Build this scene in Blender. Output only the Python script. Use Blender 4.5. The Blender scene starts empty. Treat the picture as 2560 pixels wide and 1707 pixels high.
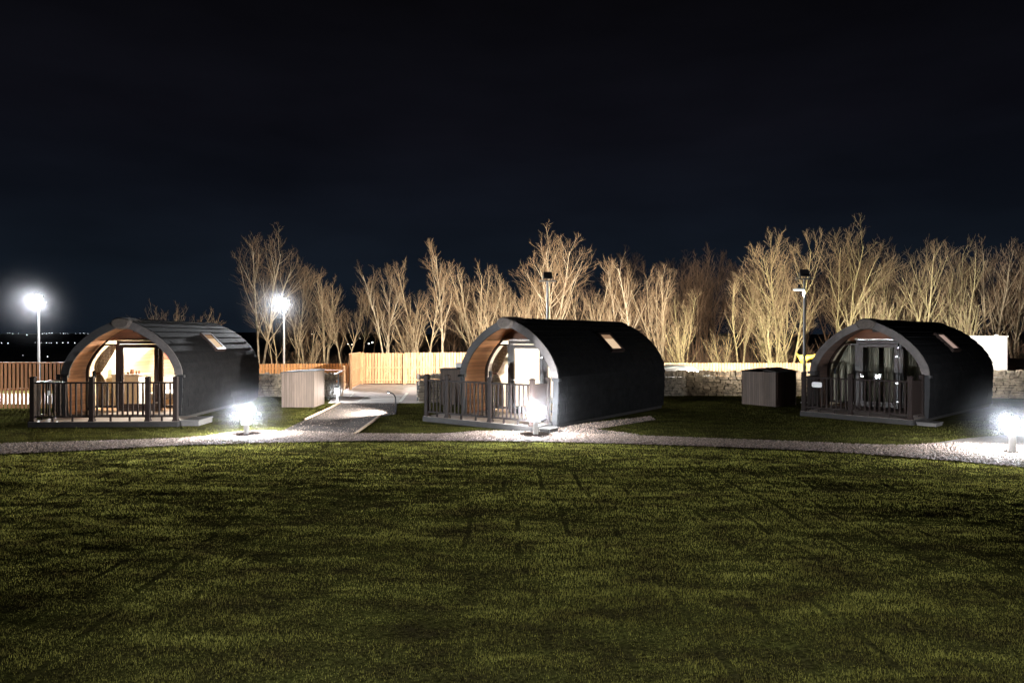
import bpy, math, random
import numpy as np
from mathutils import Vector, Matrix, noise as mnoise
R = math.radians
random.seed(7)
rng = np.random.default_rng(7)
sc = bpy.context.scene
col = sc.collection
FPX, HZ, EYE = 1707.0, 843.0, 2.40

def G(px, py, z=0.0):
    Y = (EYE - z) * FPX / (py - HZ)
    return Vector(((px - 1280) / FPX * Y, Y, z))
def AT(px, py, Y):
    return Vector(((px - 1280) / FPX * Y, Y, EYE - (py - HZ) * Y / FPX))

# ------------------------------------------------------------------ materials
def mat(name, c1, c2=None, scale=8.0, rough=0.8, bump=0.0, bscale=None, stretch=(1, 1, 1), metal=0.0, spec=0.4, detail=5.0,
        boards=None, c3=None, coord='Object'):
    m = bpy.data.materials.new(name); m.use_nodes = True
    n, l = m.node_tree.nodes, m.node_tree.links
    b = n['Principled BSDF']
    b.inputs['Roughness'].default_value = rough
    b.inputs['Metallic'].default_value = metal
    b.inputs['Specular IOR Level'].default_value = spec
    c2 = c2 or tuple(x * 0.6 for x in c1)
    tc = n.new('ShaderNodeTexCoord'); mp = n.new('ShaderNodeMapping'); mp.inputs['Scale'].default_value = stretch
    l.new(tc.outputs[coord], mp.inputs['Vector'])
    nz = n.new('ShaderNodeTexNoise'); nz.inputs['Scale'].default_value = scale; nz.inputs['Detail'].default_value = detail
    nz.inputs['Roughness'].default_value = 0.65
    l.new(mp.outputs[0], nz.inputs['Vector'])
    cr = n.new('ShaderNodeValToRGB')
    cr.color_ramp.elements[0].position = 0.32; cr.color_ramp.elements[0].color = (*c2, 1)
    cr.color_ramp.elements[1].position = 0.68; cr.color_ramp.elements[1].color = (*c1, 1)
    if c3:
        e = cr.color_ramp.elements.new(0.5); e.color = (*c3, 1)
    l.new(nz.outputs['Fac'], cr.inputs['Fac'])
    outc = cr.outputs['Color']; hsrc = nz.outputs['Fac']
    if boards:      # (axis, pitch): board joints across that object axis, a tone per board
        ax, pitch = boards
        sp = n.new('ShaderNodeSeparateXYZ'); l.new(tc.outputs['Object'], sp.inputs[0])
        dv = n.new('ShaderNodeMath'); dv.operation = 'DIVIDE'; dv.inputs[1].default_value = pitch; l.new(sp.outputs[ax], dv.inputs[0])
        fr = n.new('ShaderNodeMath'); fr.operation = 'FRACT'; l.new(dv.outputs[0], fr.inputs[0])
        fl = n.new('ShaderNodeMath'); fl.operation = 'FLOOR'; l.new(dv.outputs[0], fl.inputs[0])
        wn = n.new('ShaderNodeTexWhiteNoise'); wn.noise_dimensions = '1D'; l.new(fl.outputs[0], wn.inputs['W'])
        g = n.new('ShaderNodeMath'); g.operation = 'GREATER_THAN'; g.inputs[1].default_value = 0.08; l.new(fr.outputs[0], g.inputs[0])
        mr = n.new('ShaderNodeMapRange'); mr.inputs['To Min'].default_value = 0.72; mr.inputs['To Max'].default_value = 1.1
        l.new(wn.outputs['Value'], mr.inputs['Value'])
        m2 = n.new('ShaderNodeMath'); m2.operation = 'MULTIPLY'; l.new(mr.outputs[0], m2.inputs[0])
        mg = n.new('ShaderNodeMapRange'); mg.inputs['To Min'].default_value = 0.35; l.new(g.outputs[0], mg.inputs['Value'])
        l.new(mg.outputs[0], m2.inputs[1])
        mx = n.new('ShaderNodeVectorMath'); mx.operation = 'SCALE'; l.new(outc, mx.inputs[0]); l.new(m2.outputs[0], mx.inputs['Scale'])
        outc = mx.outputs[0]
    l.new(outc, b.inputs['Base Color'])
    if bump:
        bn = n.new('ShaderNodeTexNoise'); bn.inputs['Scale'].default_value = bscale or scale * 4; bn.inputs['Detail'].default_value = 4
        l.new(mp.outputs[0], bn.inputs['Vector'])
        bp = n.new('ShaderNodeBump'); bp.inputs['Strength'].default_value = 1.0; bp.inputs['Distance'].default_value = bump
        l.new(bn.outputs['Fac'], bp.inputs['Height']); l.new(bp.outputs[0], b.inputs['Normal'])
    return m

def emis(name, color, strength, see=0.0):
    m = bpy.data.materials.new(name); m.use_nodes = True
    n, l = m.node_tree.nodes, m.node_tree.links
    n.remove(n['Principled BSDF'])
    e = n.new('ShaderNodeEmission'); e.inputs[0].default_value = (*color, 1); e.inputs[1].default_value = strength
    out = n['Material Output']
    if see:
        t = n.new('ShaderNodeBsdfTransparent'); a = n.new('ShaderNodeAddShader')
        l.new(e.outputs[0], a.inputs[0]); l.new(t.outputs[0], a.inputs[1]); l.new(a.outputs[0], out.inputs[0])
    else:
        l.new(e.outputs[0], out.inputs[0])
    return m

def glass_mat(name, tint=(1, 1, 1), boost=1.0):
    m = bpy.data.materials.new(name); m.use_nodes = True
    n, l = m.node_tree.nodes, m.node_tree.links
    n.remove(n['Principled BSDF'])
    t = n.new('ShaderNodeBsdfTransparent'); t.inputs[0].default_value = (*tint, 1)
    g = n.new('ShaderNodeBsdfGlossy'); g.inputs['Roughness'].default_value = 0.015
    f = n.new('ShaderNodeFresnel'); f.inputs[0].default_value = 1.5
    k = n.new('ShaderNodeMath'); k.operation = 'MULTIPLY'; k.inputs[1].default_value = boost; k.use_clamp = True
    x = n.new('ShaderNodeMixShader')
    l.new(f.outputs[0], k.inputs[0]); l.new(k.outputs[0], x.inputs[0]); l.new(t.outputs[0], x.inputs[1]); l.new(g.outputs[0], x.inputs[2])
    l.new(x.outputs[0], n['Material Output'].inputs[0])
    return m

M = {}
M['roof'] = mat('roof_felt', (0.013, 0.0125, 0.013), (0.005, 0.005, 0.0055), 5, 0.85, 0.010, 60, spec=0.08)
M['black'] = mat('black_trim', (0.022, 0.021, 0.022), (0.012, 0.012, 0.013), 10, 0.5, 0.001, 60)
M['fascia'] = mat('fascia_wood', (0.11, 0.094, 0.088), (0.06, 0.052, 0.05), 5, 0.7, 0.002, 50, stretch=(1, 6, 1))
M['fascia_shaded'] = mat('fascia_wood_shaded', (0.045, 0.042, 0.042), (0.03, 0.028, 0.028), 5, 0.7)  # fascia wood darkened: shade on the left boards put into the colour
M['log'] = mat('ridge_log', (0.09, 0.072, 0.06), (0.045, 0.036, 0.03), 12, 0.85, 0.004, 40)
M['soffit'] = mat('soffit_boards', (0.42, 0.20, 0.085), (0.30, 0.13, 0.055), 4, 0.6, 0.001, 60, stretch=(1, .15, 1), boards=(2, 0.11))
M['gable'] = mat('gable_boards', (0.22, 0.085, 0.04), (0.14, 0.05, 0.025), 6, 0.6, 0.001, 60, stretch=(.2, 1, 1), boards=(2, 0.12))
M['soffit_shaded'] = mat('porch_boards_shaded', (0.085, 0.045, 0.03), (0.05, 0.027, 0.019), 4, 0.6, 0.001, 60, stretch=(1, .15, 1), boards=(2, 0.11))  # soffit boards of the unlit porch, its shade put into the colour
M['frame'] = mat('upvc_frame', (0.045, 0.028, 0.022), (0.03, 0.018, 0.015), 20, 0.38, spec=0.5)
M['rail'] = mat('rail_plastic', (0.020, 0.013, 0.011), (0.012, 0.008, 0.007), 12, 0.6, 0.0006, 80, spec=0.15)
M['deck'] = mat('deck_boards', (0.40, 0.33, 0.29), (0.27, 0.22, 0.19), 5, 0.7, 0.001, 60, stretch=(.3, 3, 1), boards=(1, 0.14))
M['skirt'] = mat('deck_skirt', (0.03, 0.026, 0.024), (0.016, 0.014, 0.013), 8, 0.7)
M['pale'] = mat('pale_step', (0.085, 0.076, 0.07), (0.06, 0.055, 0.052), 6, 0.7, 0.001, 60)
M['chrome'] = mat('chrome', (0.75, 0.75, 0.75), (0.6, 0.6, 0.6), 10, 0.25, metal=1.0)
M['white'] = mat('white_plastic', (0.80, 0.79, 0.77), (0.72, 0.71, 0.70), 8, 0.45)
M['pine'] = mat('pine_lining', (0.84, 0.69, 0.48), (0.77, 0.60, 0.39), 3, 0.6, 0.0008, 50, stretch=(1, .15, 3), boards=(2, 0.12))
M['inwhite'] = mat('inner_lining', (0.82, 0.76, 0.66), (0.76, 0.69, 0.58), 3, 0.7)
M['floorin'] = mat('laminate_floor', (0.40, 0.26, 0.15), (0.28, 0.17, 0.1), 4, 0.5, stretch=(3, .3, 1), boards=(0, 0.16))
M['curtain'] = mat('curtain_cloth', (0.52, 0.42, 0.31), (0.17, 0.12, 0.085), 14, 0.9, 0.002, 120, stretch=(6, 1, .4), boards=(0, 0.055))
def translucent(m, k):
    n, l = m.node_tree.nodes, m.node_tree.links; b = n['Principled BSDF']; t = n.new('ShaderNodeBsdfTranslucent'); x = n.new('ShaderNodeMixShader'); x.inputs[0].default_value = k
    l.new(b.inputs['Base Color'].links[0].from_socket, t.inputs[0]); l.new(b.outputs[0], x.inputs[1]); l.new(t.outputs[0], x.inputs[2]); l.new(x.outputs[0], n['Material Output'].inputs[0])
translucent(M['curtain'], .16)
M['curtain_dim'] = mat('curtain_closed', (0.50, 0.45, 0.34), (0.38, 0.34, 0.26), 12, 0.9, 0.001, 90, stretch=(5, 1, .3))
M['linen'] = mat('bed_linen', (0.80, 0.78, 0.76), (0.70, 0.68, 0.66), 5, 0.9, 0.01, 9)
M['red'] = mat('cabinet_red', (0.50, 0.14, 0.10), (0.38, 0.10, 0.07), 6, 0.4)
M['worktop'] = mat('worktop', (0.55, 0.50, 0.45), (0.42, 0.38, 0.34), 20, 0.3)
M['brownitem'] = mat('brown_ceramic', (0.16, 0.07, 0.04), (0.09, 0.04, 0.025), 10, 0.4)
M['darkitem'] = mat('dark_gloss', (0.02, 0.02, 0.022), (0.015, 0.015, 0.016), 10, 0.2)
M['shade'] = emis('lampshade_glow', (1.0, 0.82, 0.55), 5.0)
M['glass'] = glass_mat('window_glass', (0.97, 0.98, 0.97))
M['glass_dark'] = glass_mat('window_glass_dark', (0.90, 0.92, 0.92), 1.5)
M['skylight'] = emis('skylight_blind', (1.0, 0.72, 0.46), 0.80)
M['skylight_top'] = emis('skylight_blind_top', (1.0, 0.60, 0.34), 0.34)
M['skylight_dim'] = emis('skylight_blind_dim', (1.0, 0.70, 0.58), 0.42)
M['shed'] = mat('shed_cladding', (0.165, 0.122, 0.098), (0.115, 0.086, 0.069), 6, 0.75, 0.001, 60, stretch=(3, 3, .3), boards=(0, 0.085))
M['shed_side'] = mat('shed_cladding_side', (0.165, 0.122, 0.098), (0.115, 0.086, 0.069), 6, 0.75, 0.001, 60, stretch=(3, 3, .3), boards=(1, 0.085))
M['shed_brown'] = mat('shed_cladding_brown', (0.085, 0.045, 0.032), (0.05, 0.028, 0.02), 6, 0.75, 0.001, 60, stretch=(3, 3, .3), boards=(1, 0.12))
M['shedroof'] = mat('shed_roof', (0.07, 0.062, 0.058), (0.035, 0.032, 0.03), 16, 0.8, 0.003, 80)
M['fence'] = mat('fence_timber', (0.56, 0.26, 0.11), (0.34, 0.14, 0.055), 2.5, 0.75, 0.002, 60, stretch=(8, 8, .8), c3=(0.40, 0.165, 0.06))
M['fence_o'] = mat('fence_timber_orange', (0.82, 0.42, 0.19), (0.55, 0.24, 0.09), 2.5, 0.75, 0.002, 60, stretch=(8, 8, .8), boards=(0, 0.145))
M['fence2'] = mat('fence_timber_pale', (0.66, 0.43, 0.26), (0.38, 0.20, 0.10), 2.5, 0.75, 0.002, 60, stretch=(8, 8, .8), c3=(0.57, 0.34, 0.19), boards=(0, 0.145))
M['fence3'] = mat('fence_post_dark', (0.22, 0.10, 0.05), (0.14, 0.06, 0.03), 6, 0.8)
M['stone'] = mat('drystone', (0.42, 0.35, 0.26), (0.13, 0.11, 0.09), 4.0, 0.9, 0.012, 22, c3=(0.28, 0.23, 0.17))
M['stonecore'] = mat('wall_core', (0.04, 0.035, 0.03), (0.02, 0.018, 0.015), 6, 0.95)
M['post'] = mat('galvanised', (0.55, 0.55, 0.55), (0.42, 0.42, 0.42), 10, 0.45, metal=0.5)
M['bollard'] = mat('bollard_metal', (0.42, 0.40, 0.38), (0.33, 0.31, 0.30), 20, 0.5, metal=0.0)
M['glowhouse'] = mat('housing_selfglow', (.8, .8, .8), (.7, .7, .7), 10, .5)
for nd in [M['glowhouse'].node_tree.nodes['Principled BSDF']]: nd.inputs['Emission Color'].default_value = (.92, .95, 1, 1); nd.inputs['Emission Strength'].default_value = .85  # emission stands in for lamplight falling on the housing
M['glowpost'] = mat('post_selfglow', (.6, .58, .56), (.5, .48, .46), 10, .5)
for nd in [M['glowpost'].node_tree.nodes['Principled BSDF']]: nd.inputs['Emission Color'].default_value = (1, .93, .88, 1); nd.inputs['Emission Strength'].default_value = .32  # stem glow painted by emission, in place of light from the diffuser
M['diffuser'] = emis('lamp_diffuser', (0.92, 0.96, 1.0), 22.0, see=1)
M['led'] = emis('led_panel', (0.95, 0.97, 1.0), 60.0)
M['led_soft'] = emis('led_panel_soft', (0.93, 0.96, 1.0), 8.0)
M['bark'] = mat('bark', (0.56, 0.46, 0.31), (0.28, 0.22, 0.14), 3.0, 0.9, 0.01, 30, c3=(0.33, 0.26, 0.17))
M['bark_w'] = mat('bark_pale', (0.62, 0.53, 0.40), (0.34, 0.28, 0.20), 3.0, 0.9, 0.01, 30, c3=(0.48, 0.40, 0.29))
M['twig_red'] = mat('twig_reddish', (0.35, 0.235, 0.135), (0.17, 0.11, 0.065), 1.0, 0.9)
M['twig'] = mat('twig', (0.36, 0.25, 0.15), (0.17, 0.11, 0.068), 1.0, 0.9)
M['twig_r'] = mat('twig_ochre', (0.38, 0.275, 0.16), (0.20, 0.14, 0.08), 1.0, 0.9)
M['bark_r'] = mat('bark_mossy', (0.56, 0.455, 0.28), (0.30, 0.24, 0.145), 3.0, 0.9, 0.01, 30, c3=(0.36, 0.31, 0.15))
M['twig_shaded'] = mat('twig_shaded', (0.14, 0.085, 0.05), (0.06, 0.037, 0.023), 0.6, 0.95)  # dimness of back row and undergrowth put into the twig colour
M['asphalt'] = mat('wet_asphalt', (0.085, 0.070, 0.062), (0.022, 0.018, 0.016), 30, 0.9, 0.02, 60, spec=0.04)
M['tarmac'] = mat('car_park', (0.42, 0.35, 0.32), (0.24, 0.20, 0.185), .9, 0.7, 0.004, 120)
M['concrete'] = mat('concrete_apron', (0.34, 0.31, 0.29), (0.26, 0.235, 0.22), 2, 0.8, 0.002, 60)
M['line'] = mat('road_paint', (0.70, 0.68, 0.62), (0.5, 0.48, 0.44), 20, 0.6)
M['gravelbed'] = mat('gravel_bed', (0.15, 0.12, 0.10), (0.03, 0.025, 0.022), 34, 0.9, 0.02, 60, c3=(0.08, 0.066, 0.056))
M['pebble'] = mat('pebbles', (0.52, 0.375, 0.30), (0.04, 0.03, 0.025), 26, 0.8, c3=(0.18, 0.132, 0.108), detail=2)
M['edging'] = mat('timber_edging', (0.42, 0.30, 0.20), (0.28, 0.19, 0.12), 8, 0.8)
M['container'] = mat('white_container', (0.82, 0.80, 0.77), (0.74, 0.72, 0.70), 4, 0.6)
M['yellow'] = mat('yellow_tarp', (0.72, 0.52, 0.04), (0.55, 0.38, 0.03), 4, 0.6, 0.01, 10)
M['carpaint'] = mat('car_paint', (0.06, 0.075, 0.08), (0.05, 0.06, 0.065), 3, 0.4)
M['soil'] = mat('soil', (0.22, 0.13, 0.09), (0.10, 0.06, 0.04), 3, 0.95, 0.06, 6)
M['tyre'] = mat('rubber', (0.02, 0.02, 0.02), (0.012, 0.012, 0.012), 10, 0.8)
M['hill'] = mat('far_fields', (0.010, 0.012, 0.012), (0.006, 0.007, 0.008), 0.01, 1.0)

def grass_mat(name, cols, scale, rough=1.0, lohi=(0.40, 1.75), trans=0.0):
    m = bpy.data.materials.new(name); m.use_nodes = True
    n, l = m.node_tree.nodes, m.node_tree.links
    b = n['Principled BSDF']; b.inputs['Roughness'].default_value = rough; b.inputs['Specular IOR Level'].default_value = 0.0
    tc = n.new('ShaderNodeTexCoord')
    nz = n.new('ShaderNodeTexNoise'); nz.inputs['Scale'].default_value = 1.3; nz.inputs['Detail'].default_value = 6; nz.inputs['Roughness'].default_value = 0.7
    mp = n.new('ShaderNodeMapping'); mp.inputs['Scale'].default_value = (0.8, 1.6, 1)
    l.new(tc.outputs['Object'], mp.inputs[0]); l.new(mp.outputs[0], nz.inputs['Vector'])
    cr = n.new('ShaderNodeValToRGB'); els = cr.color_ramp.elements
    els[0].position = 0.36; els[0].color = (*cols[0], 1); els[1].position = 0.64; els[1].color = (*cols[2], 1)
    e = els.new(0.5); e.color = (*cols[1], 1)
    l.new(nz.outputs['Fac'], cr.inputs[0])
    n2 = n.new('ShaderNodeTexNoise'); n2.inputs['Scale'].default_value = scale; n2.inputs['Detail'].default_value = 3
    l.new(tc.outputs['Object'], n2.inputs['Vector'])
    mr = n.new('ShaderNodeMapRange'); mr.inputs['From Min'].default_value = 0.3; mr.inputs['From Max'].default_value = 0.7
    mr.inputs['To Min'].default_value = lohi[0]; mr.inputs['To Max'].default_value = lohi[1]
    l.new(n2.outputs['Fac'], mr.inputs[0])
    v = n.new('ShaderNodeVectorMath'); v.operation = 'SCALE'; l.new(cr.outputs[0], v.inputs[0]); l.new(mr.outputs[0], v.inputs['Scale'])
    l.new(v.outputs[0], b.inputs['Base Color'])
    bp = n.new('ShaderNodeBump'); bp.inputs['Distance'].default_value = 0.03; bp.inputs['Strength'].default_value = 0.9
    l.new(n2.outputs['Fac'], bp.inputs['Height']); l.new(bp.outputs[0], b.inputs['Normal'])
    if trans:
        t = n.new('ShaderNodeBsdfTranslucent'); x = n.new('ShaderNodeMixShader'); x.inputs[0].default_value = trans
        l.new(v.outputs[0], t.inputs[0]); l.new(b.outputs[0], x.inputs[1]); l.new(t.outputs[0], x.inputs[2]); l.new(x.outputs[0], n['Material Output'].inputs[0])
    return m
GC = [(0.106, 0.088, 0.026), (0.200, 0.190, 0.044), (0.312, 0.300, 0.076)]
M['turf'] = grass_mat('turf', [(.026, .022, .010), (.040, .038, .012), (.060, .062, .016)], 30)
M['blade_shaded'] = grass_mat('verge_blade', [tuple(c * .32 for c in x) for x in GC], 34, 1.0, trans=0.3)  # lawn colours darkened, painting in the shade around the pods
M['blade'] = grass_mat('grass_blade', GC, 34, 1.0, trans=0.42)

# ------------------------------------------------------------------ mesh helpers
class MB:
    def __init__(s): s.v = []; s.f = []
    def add(s, vs, fs):
        k = len(s.v); s.v += [tuple(p) for p in vs]; s.f += [tuple(i + k for i in f) for f in fs]; return s
    def box(s, c, d, rz=0.0, taper=1.0):
        x, y, z = (t / 2 for t in d); cr, sr = math.cos(rz), math.sin(rz)
        vs = []
        for k, sz in ((1, -1), (taper, 1)):
            for sx, sy in ((-1, -1), (1, -1), (1, 1), (-1, 1)):
                px, py = sx * x * k, sy * y * k
                vs.append((c[0] + px * cr - py * sr, c[1] + px * sr + py * cr, c[2] + sz * z))
        return s.add(vs, [(3, 2, 1, 0), (4, 5, 6, 7), (0, 1, 5, 4), (1, 2, 6, 5), (2, 3, 7, 6), (3, 0, 4, 7)])
    def span(s, x0, x1, y0, y1, z0, z1):
        return s.box(((x0 + x1) / 2, (y0 + y1) / 2, (z0 + z1) / 2), (abs(x1 - x0), abs(y1 - y0), abs(z1 - z0)))
    def bar(s, a, b, w, h):     # box between two points, w across (horizontal), h up
        a, b = Vector(a), Vector(b); d = (b - a).normalized()
        up = Vector((0, 0, 1)) if abs(d.z) < 0.95 else Vector((0, 1, 0))
        r = d.cross(up).normalized(); u = r.cross(d).normalized()
        vs = []
        for p in (a, b):
            for sr, su in ((-1, -1), (1, -1), (1, 1), (-1, 1)):
                vs.append(p + r * sr * w / 2 + u * su * h / 2)
        return s.add(vs, [(3, 2, 1, 0), (4, 5, 6, 7), (0, 1, 5, 4), (1, 2, 6, 5), (2, 3, 7, 6), (3, 0, 4, 7)])
    def lathe(s, prof, c=(0, 0, 0), seg=16):
        vs = []; fs = []
        for r, z in prof:
            for i in range(seg):
                a = 2 * math.pi * i / seg; vs.append((c[0] + r * math.cos(a), c[1] + r * math.sin(a), c[2] + z))
        for j in range(len(prof) - 1):
            for i in range(seg):
                fs.append((j * seg + i, j * seg + (i + 1) % seg, (j + 1) * seg + (i + 1) % seg, (j + 1) * seg + i))
        fs.append(tuple(range(seg - 1, -1, -1))); fs.append(tuple((len(prof) - 1) * seg + i for i in range(seg)))
        return s.add(vs, fs)
    def tube(s, pts, rad, seg=8):
        pts = [Vector(p) for p in pts]; rad = rad if isinstance(rad, (list, tuple)) else [rad] * len(pts)
        vs = []; fs = []
        for i, p in enumerate(pts):
            d = (pts[min(i + 1, len(pts) - 1)] - pts[max(i - 1, 0)]).normalized()
            ref = Vector((0, 1, 0)) if abs(d.y) < 0.9 else Vector((1, 0, 0))
            r = d.cross(ref).normalized(); u = r.cross(d)
            for k in range(seg):
                a = 2 * math.pi * k / seg; vs.append(p + (r * math.cos(a) + u * math.sin(a)) * rad[i])
        for j in range(len(pts) - 1):
            for i in range(seg):
                fs.append((j * seg + i, j * seg + (i + 1) % seg, (j + 1) * seg + (i + 1) % seg, (j + 1) * seg + i))
        fs.append(tuple(range(seg))); fs.append(tuple((len(pts) - 1) * seg + i for i in range(seg - 1, -1, -1)))
        return s.add(vs, fs)
    def build(s, name, m, parent=None, smooth=False, bevel=0.0):
        me = bpy.data.meshes.new(name); me.from_pydata(s.v, [], s.f); me.update()
        return link(name, me, m, parent, smooth, bevel)

def link(name, me, m, parent=None, smooth=False, bevel=0.0):
    o = bpy.data.objects.new(name, me); col.objects.link(o)
    if m is not None: me.materials.append(m)
    if parent is not None: o.parent = parent
    if smooth: me.polygons.foreach_set('use_smooth', [True] * len(me.polygons))
    if bevel:
        b = o.modifiers.new('bevel', 'BEVEL'); b.width = bevel; b.segments = 2; b.limit_method = 'ANGLE'
    return o
def np_mesh(name, V, F):        # V (n,3), F (m,k) uniform faces
    me = bpy.data.meshes.new(name); k = F.shape[1]
    me.vertices.add(len(V)); me.vertices.foreach_set('co', V.astype(np.float32).ravel())
    me.loops.add(F.size); me.loops.foreach_set('vertex_index', F.astype(np.int32).ravel())
    me.polygons.add(len(F)); me.polygons.foreach_set('loop_start', np.arange(0, F.size, k, dtype=np.int32))
    me.update(calc_edges=True); me.validate(); return me
def tag(o, label, cat, group=None, kind=None):
    o['label'] = label; o['category'] = cat
    if group: o['group'] = group
    if kind: o['kind'] = kind
    return o
def struct(o): o['kind'] = 'structure'; return o
def empty(name, loc=(0, 0, 0), rz=0.0, label=None, cat=None, group=None):
    o = bpy.data.objects.new(name, None); col.objects.link(o); o.location = loc; o.rotation_euler = (0, 0, rz)
    o.empty_display_size = 0.2
    if label: tag(o, label, cat, group)
    return o
def copy_thing(src, label, loc, rz=None, scale=None):
    r = src.copy(); col.objects.link(r); r.location = loc
    if rz is not None: r.rotation_euler = (0, 0, rz)
    if scale is not None: r.scale = (scale,) * 3 if not isinstance(scale, tuple) else scale
    r['label'] = label
    for ch in list(src.children):
        c = ch.copy(); col.objects.link(c); c.parent = r
        for g in list(ch.children):
            d = g.copy(); col.objects.link(d); d.parent = c
    return r
def lamp(kind, name, loc, power, color=(1, 1, 1), size=0.1, target=None, parent=None, **kw):
    d = bpy.data.lights.new(name, kind); d.energy = power; d.color = color
    if kind in ('POINT', 'SPOT'): d.shadow_soft_size = size
    if kind == 'AREA': d.size = size
    for k, v in kw.items(): setattr(d, k, v)
    o = bpy.data.objects.new(name, d); col.objects.link(o); o.location = loc
    if target is not None: o.rotation_euler = (Vector(target) - Vector(loc)).to_track_quat('-Z', 'Y').to_euler()
    if parent is not None: o.parent = parent
    return o

# ------------------------------------------------------------------ pods
W, L, KNEE, TOP, REC, FLR = 1.68, 6.5, 1.33, 2.95, 0.95, 0.20
_half = [(0.972, -1.05), (0.99, -0.6), (1.0, 0.0)]
HALF = [(.972 * W, .12), (.988 * W, .50), (.998 * W, .90), (1.0 * W, KNEE)] + \
       [(u * W, KNEE + v * (TOP - KNEE)) for u, v in ((.985, .12), (.945, .225), (.885, .34), (.805, .455), (.705, .565), (.585, .675), (.44, .780), (.28, .868), (.12, .94), (.03, .972))]
def catmull(P, n=4):
    out = []
    for i in range(len(P) - 1):
        p0, p1, p2, p3 = P[max(i - 1, 0)], P[i], P[i + 1], P[min(i + 2, len(P) - 1)]
        for k in range(n):
            t = k / n
            out.append(tuple(0.5 * ((2 * p1[a]) + (-p0[a] + p2[a]) * t + (2 * p0[a] - 5 * p1[a] + 4 * p2[a] - p3[a]) * t * t + (-p0[a] + 3 * p1[a] - 3 * p2[a] + p3[a]) * t ** 3) for a in range(len(p1))))
    out.append(tuple(P[-1])); return out
RIGHT = catmull(HALF, 4)                       # right foot to ridge, (x, z)
def offset(P, d):
    out = []
    for i, (x, z) in enumerate(P):
        a = P[max(i - 1, 0)]; b = P[min(i + 1, len(P) - 1)]
        tx, tz = b[0] - a[0], b[1] - a[1]; q = math.hypot(tx, tz)
        out.append((max(x - tz / q * d if True else x, 0.0), z + tx / q * d))
    return out
def full(P):                                   # right foot over the ridge to left foot
    return [p for p in P] + [(-x, z) for x, z in reversed(P)]
def xin(z, d=0.13):                            # inner half width at height z
    P = offset(RIGHT, d)
    for a, b in zip(P, P[1:]):
        if a[1] <= z <= b[1]:
            t = (z - a[1]) / (b[1] - a[1] + 1e-9); return a[0] + (b[0] - a[0]) * t
    return 0.02 if z > 2 else P[0][0]
def sheet(P, y0, y1, flip=False):
    m = MB(); vs = [(x, y0, z) for x, z in P] + [(x, y1, z) for x, z in P]; n = len(P)
    m.add(vs, [((i, i + 1, n + i + 1, n + i) if flip else (i, n + i, n + i + 1, i + 1)) for i in range(n - 1)]); return m

def make_roof_shell():
    # shingle courses: each overlaps the one below by a small lip; broken into tabs of uneven width
    m = MB(); P = RIGHT
    s = [0.0]
    for a, b in zip(P, P[1:]): s.append(s[-1] + math.dist(a, b))
    def at(d):
        d = min(max(d, 0), s[-1])
        for i in range(len(P) - 1):
            if d <= s[i + 1] + 1e-9:
                t = (d - s[i]) / (s[i + 1] - s[i]); return tuple(P[i][k] + (P[i + 1][k] - P[i][k]) * t for k in (0, 1)), (P[i + 1][0] - P[i][0], P[i + 1][1] - P[i][1])
        return P[-1], (P[-1][0] - P[-2][0], P[-1][1] - P[-2][1])
    def pt(d, off):
        (x, z), (tx, tz) = at(d); q = math.hypot(tx, tz); return (x + tz / q * off, z - tx / q * off)
    rr = random.Random(3); nc = 13; h = s[-1] / nc
    for side in (1, -1):
        for c in range(nc):
            y = 0.0; off = rr.random() * .5
            while y < L - 1e-6:
                y1 = min(y + (off if y == 0 else rr.uniform(.7, 1.25)) + .08, L)
                if L - y1 < .2: y1 = L
                lip = 0.030 + rr.uniform(-.004, .006)
                pts = [pt(c * h, 0.0), pt(c * h - .012, lip), pt(c * h + h * .5, lip * .6 + .004), pt(c * h + h, 0.006)]
                vs = [(side * x, yy, z) for yy in (y + .002, y1 - .003) for x, z in pts]
                f = [(i, i + 1, 5 + i, 4 + i) if side > 0 else (i, 4 + i, 5 + i, i + 1) for i in range(3)]
                f += [(0, 3, 2, 1) if side > 0 else (0, 1, 2, 3), (4, 5, 6, 7) if side > 0 else (4, 7, 6, 5)]
                m.add(vs, f); y = y1
    FP = full(P)
    sh = sheet([(x * .998, z - .003) for x, z in FP], 0, L); m.add(sh.v, sh.f)
    return m

def arch_board(P_out, P_in, y0, y1):
    m = MB(); n = len(P_out)
    vs = [(x, y, z) for y in (y0, y1) for Q in (P_out, P_in) for x, z in Q]
    fs = []
    for i in range(n - 1):
        fs += [(i, i + 1, n + i + 1, n + i), (2 * n + i, 3 * n + i, 3 * n + i + 1, 2 * n + i + 1),
               (i, 2 * n + i, 2 * n + i + 1, i + 1), (n + i, n + i + 1, 3 * n + i + 1, 3 * n + i)]
    fs += [(0, n, 3 * n, 2 * n), (n - 1, 3 * n - 1, 4 * n - 1, 2 * n - 1)]
    return m.add(vs, fs)

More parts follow.
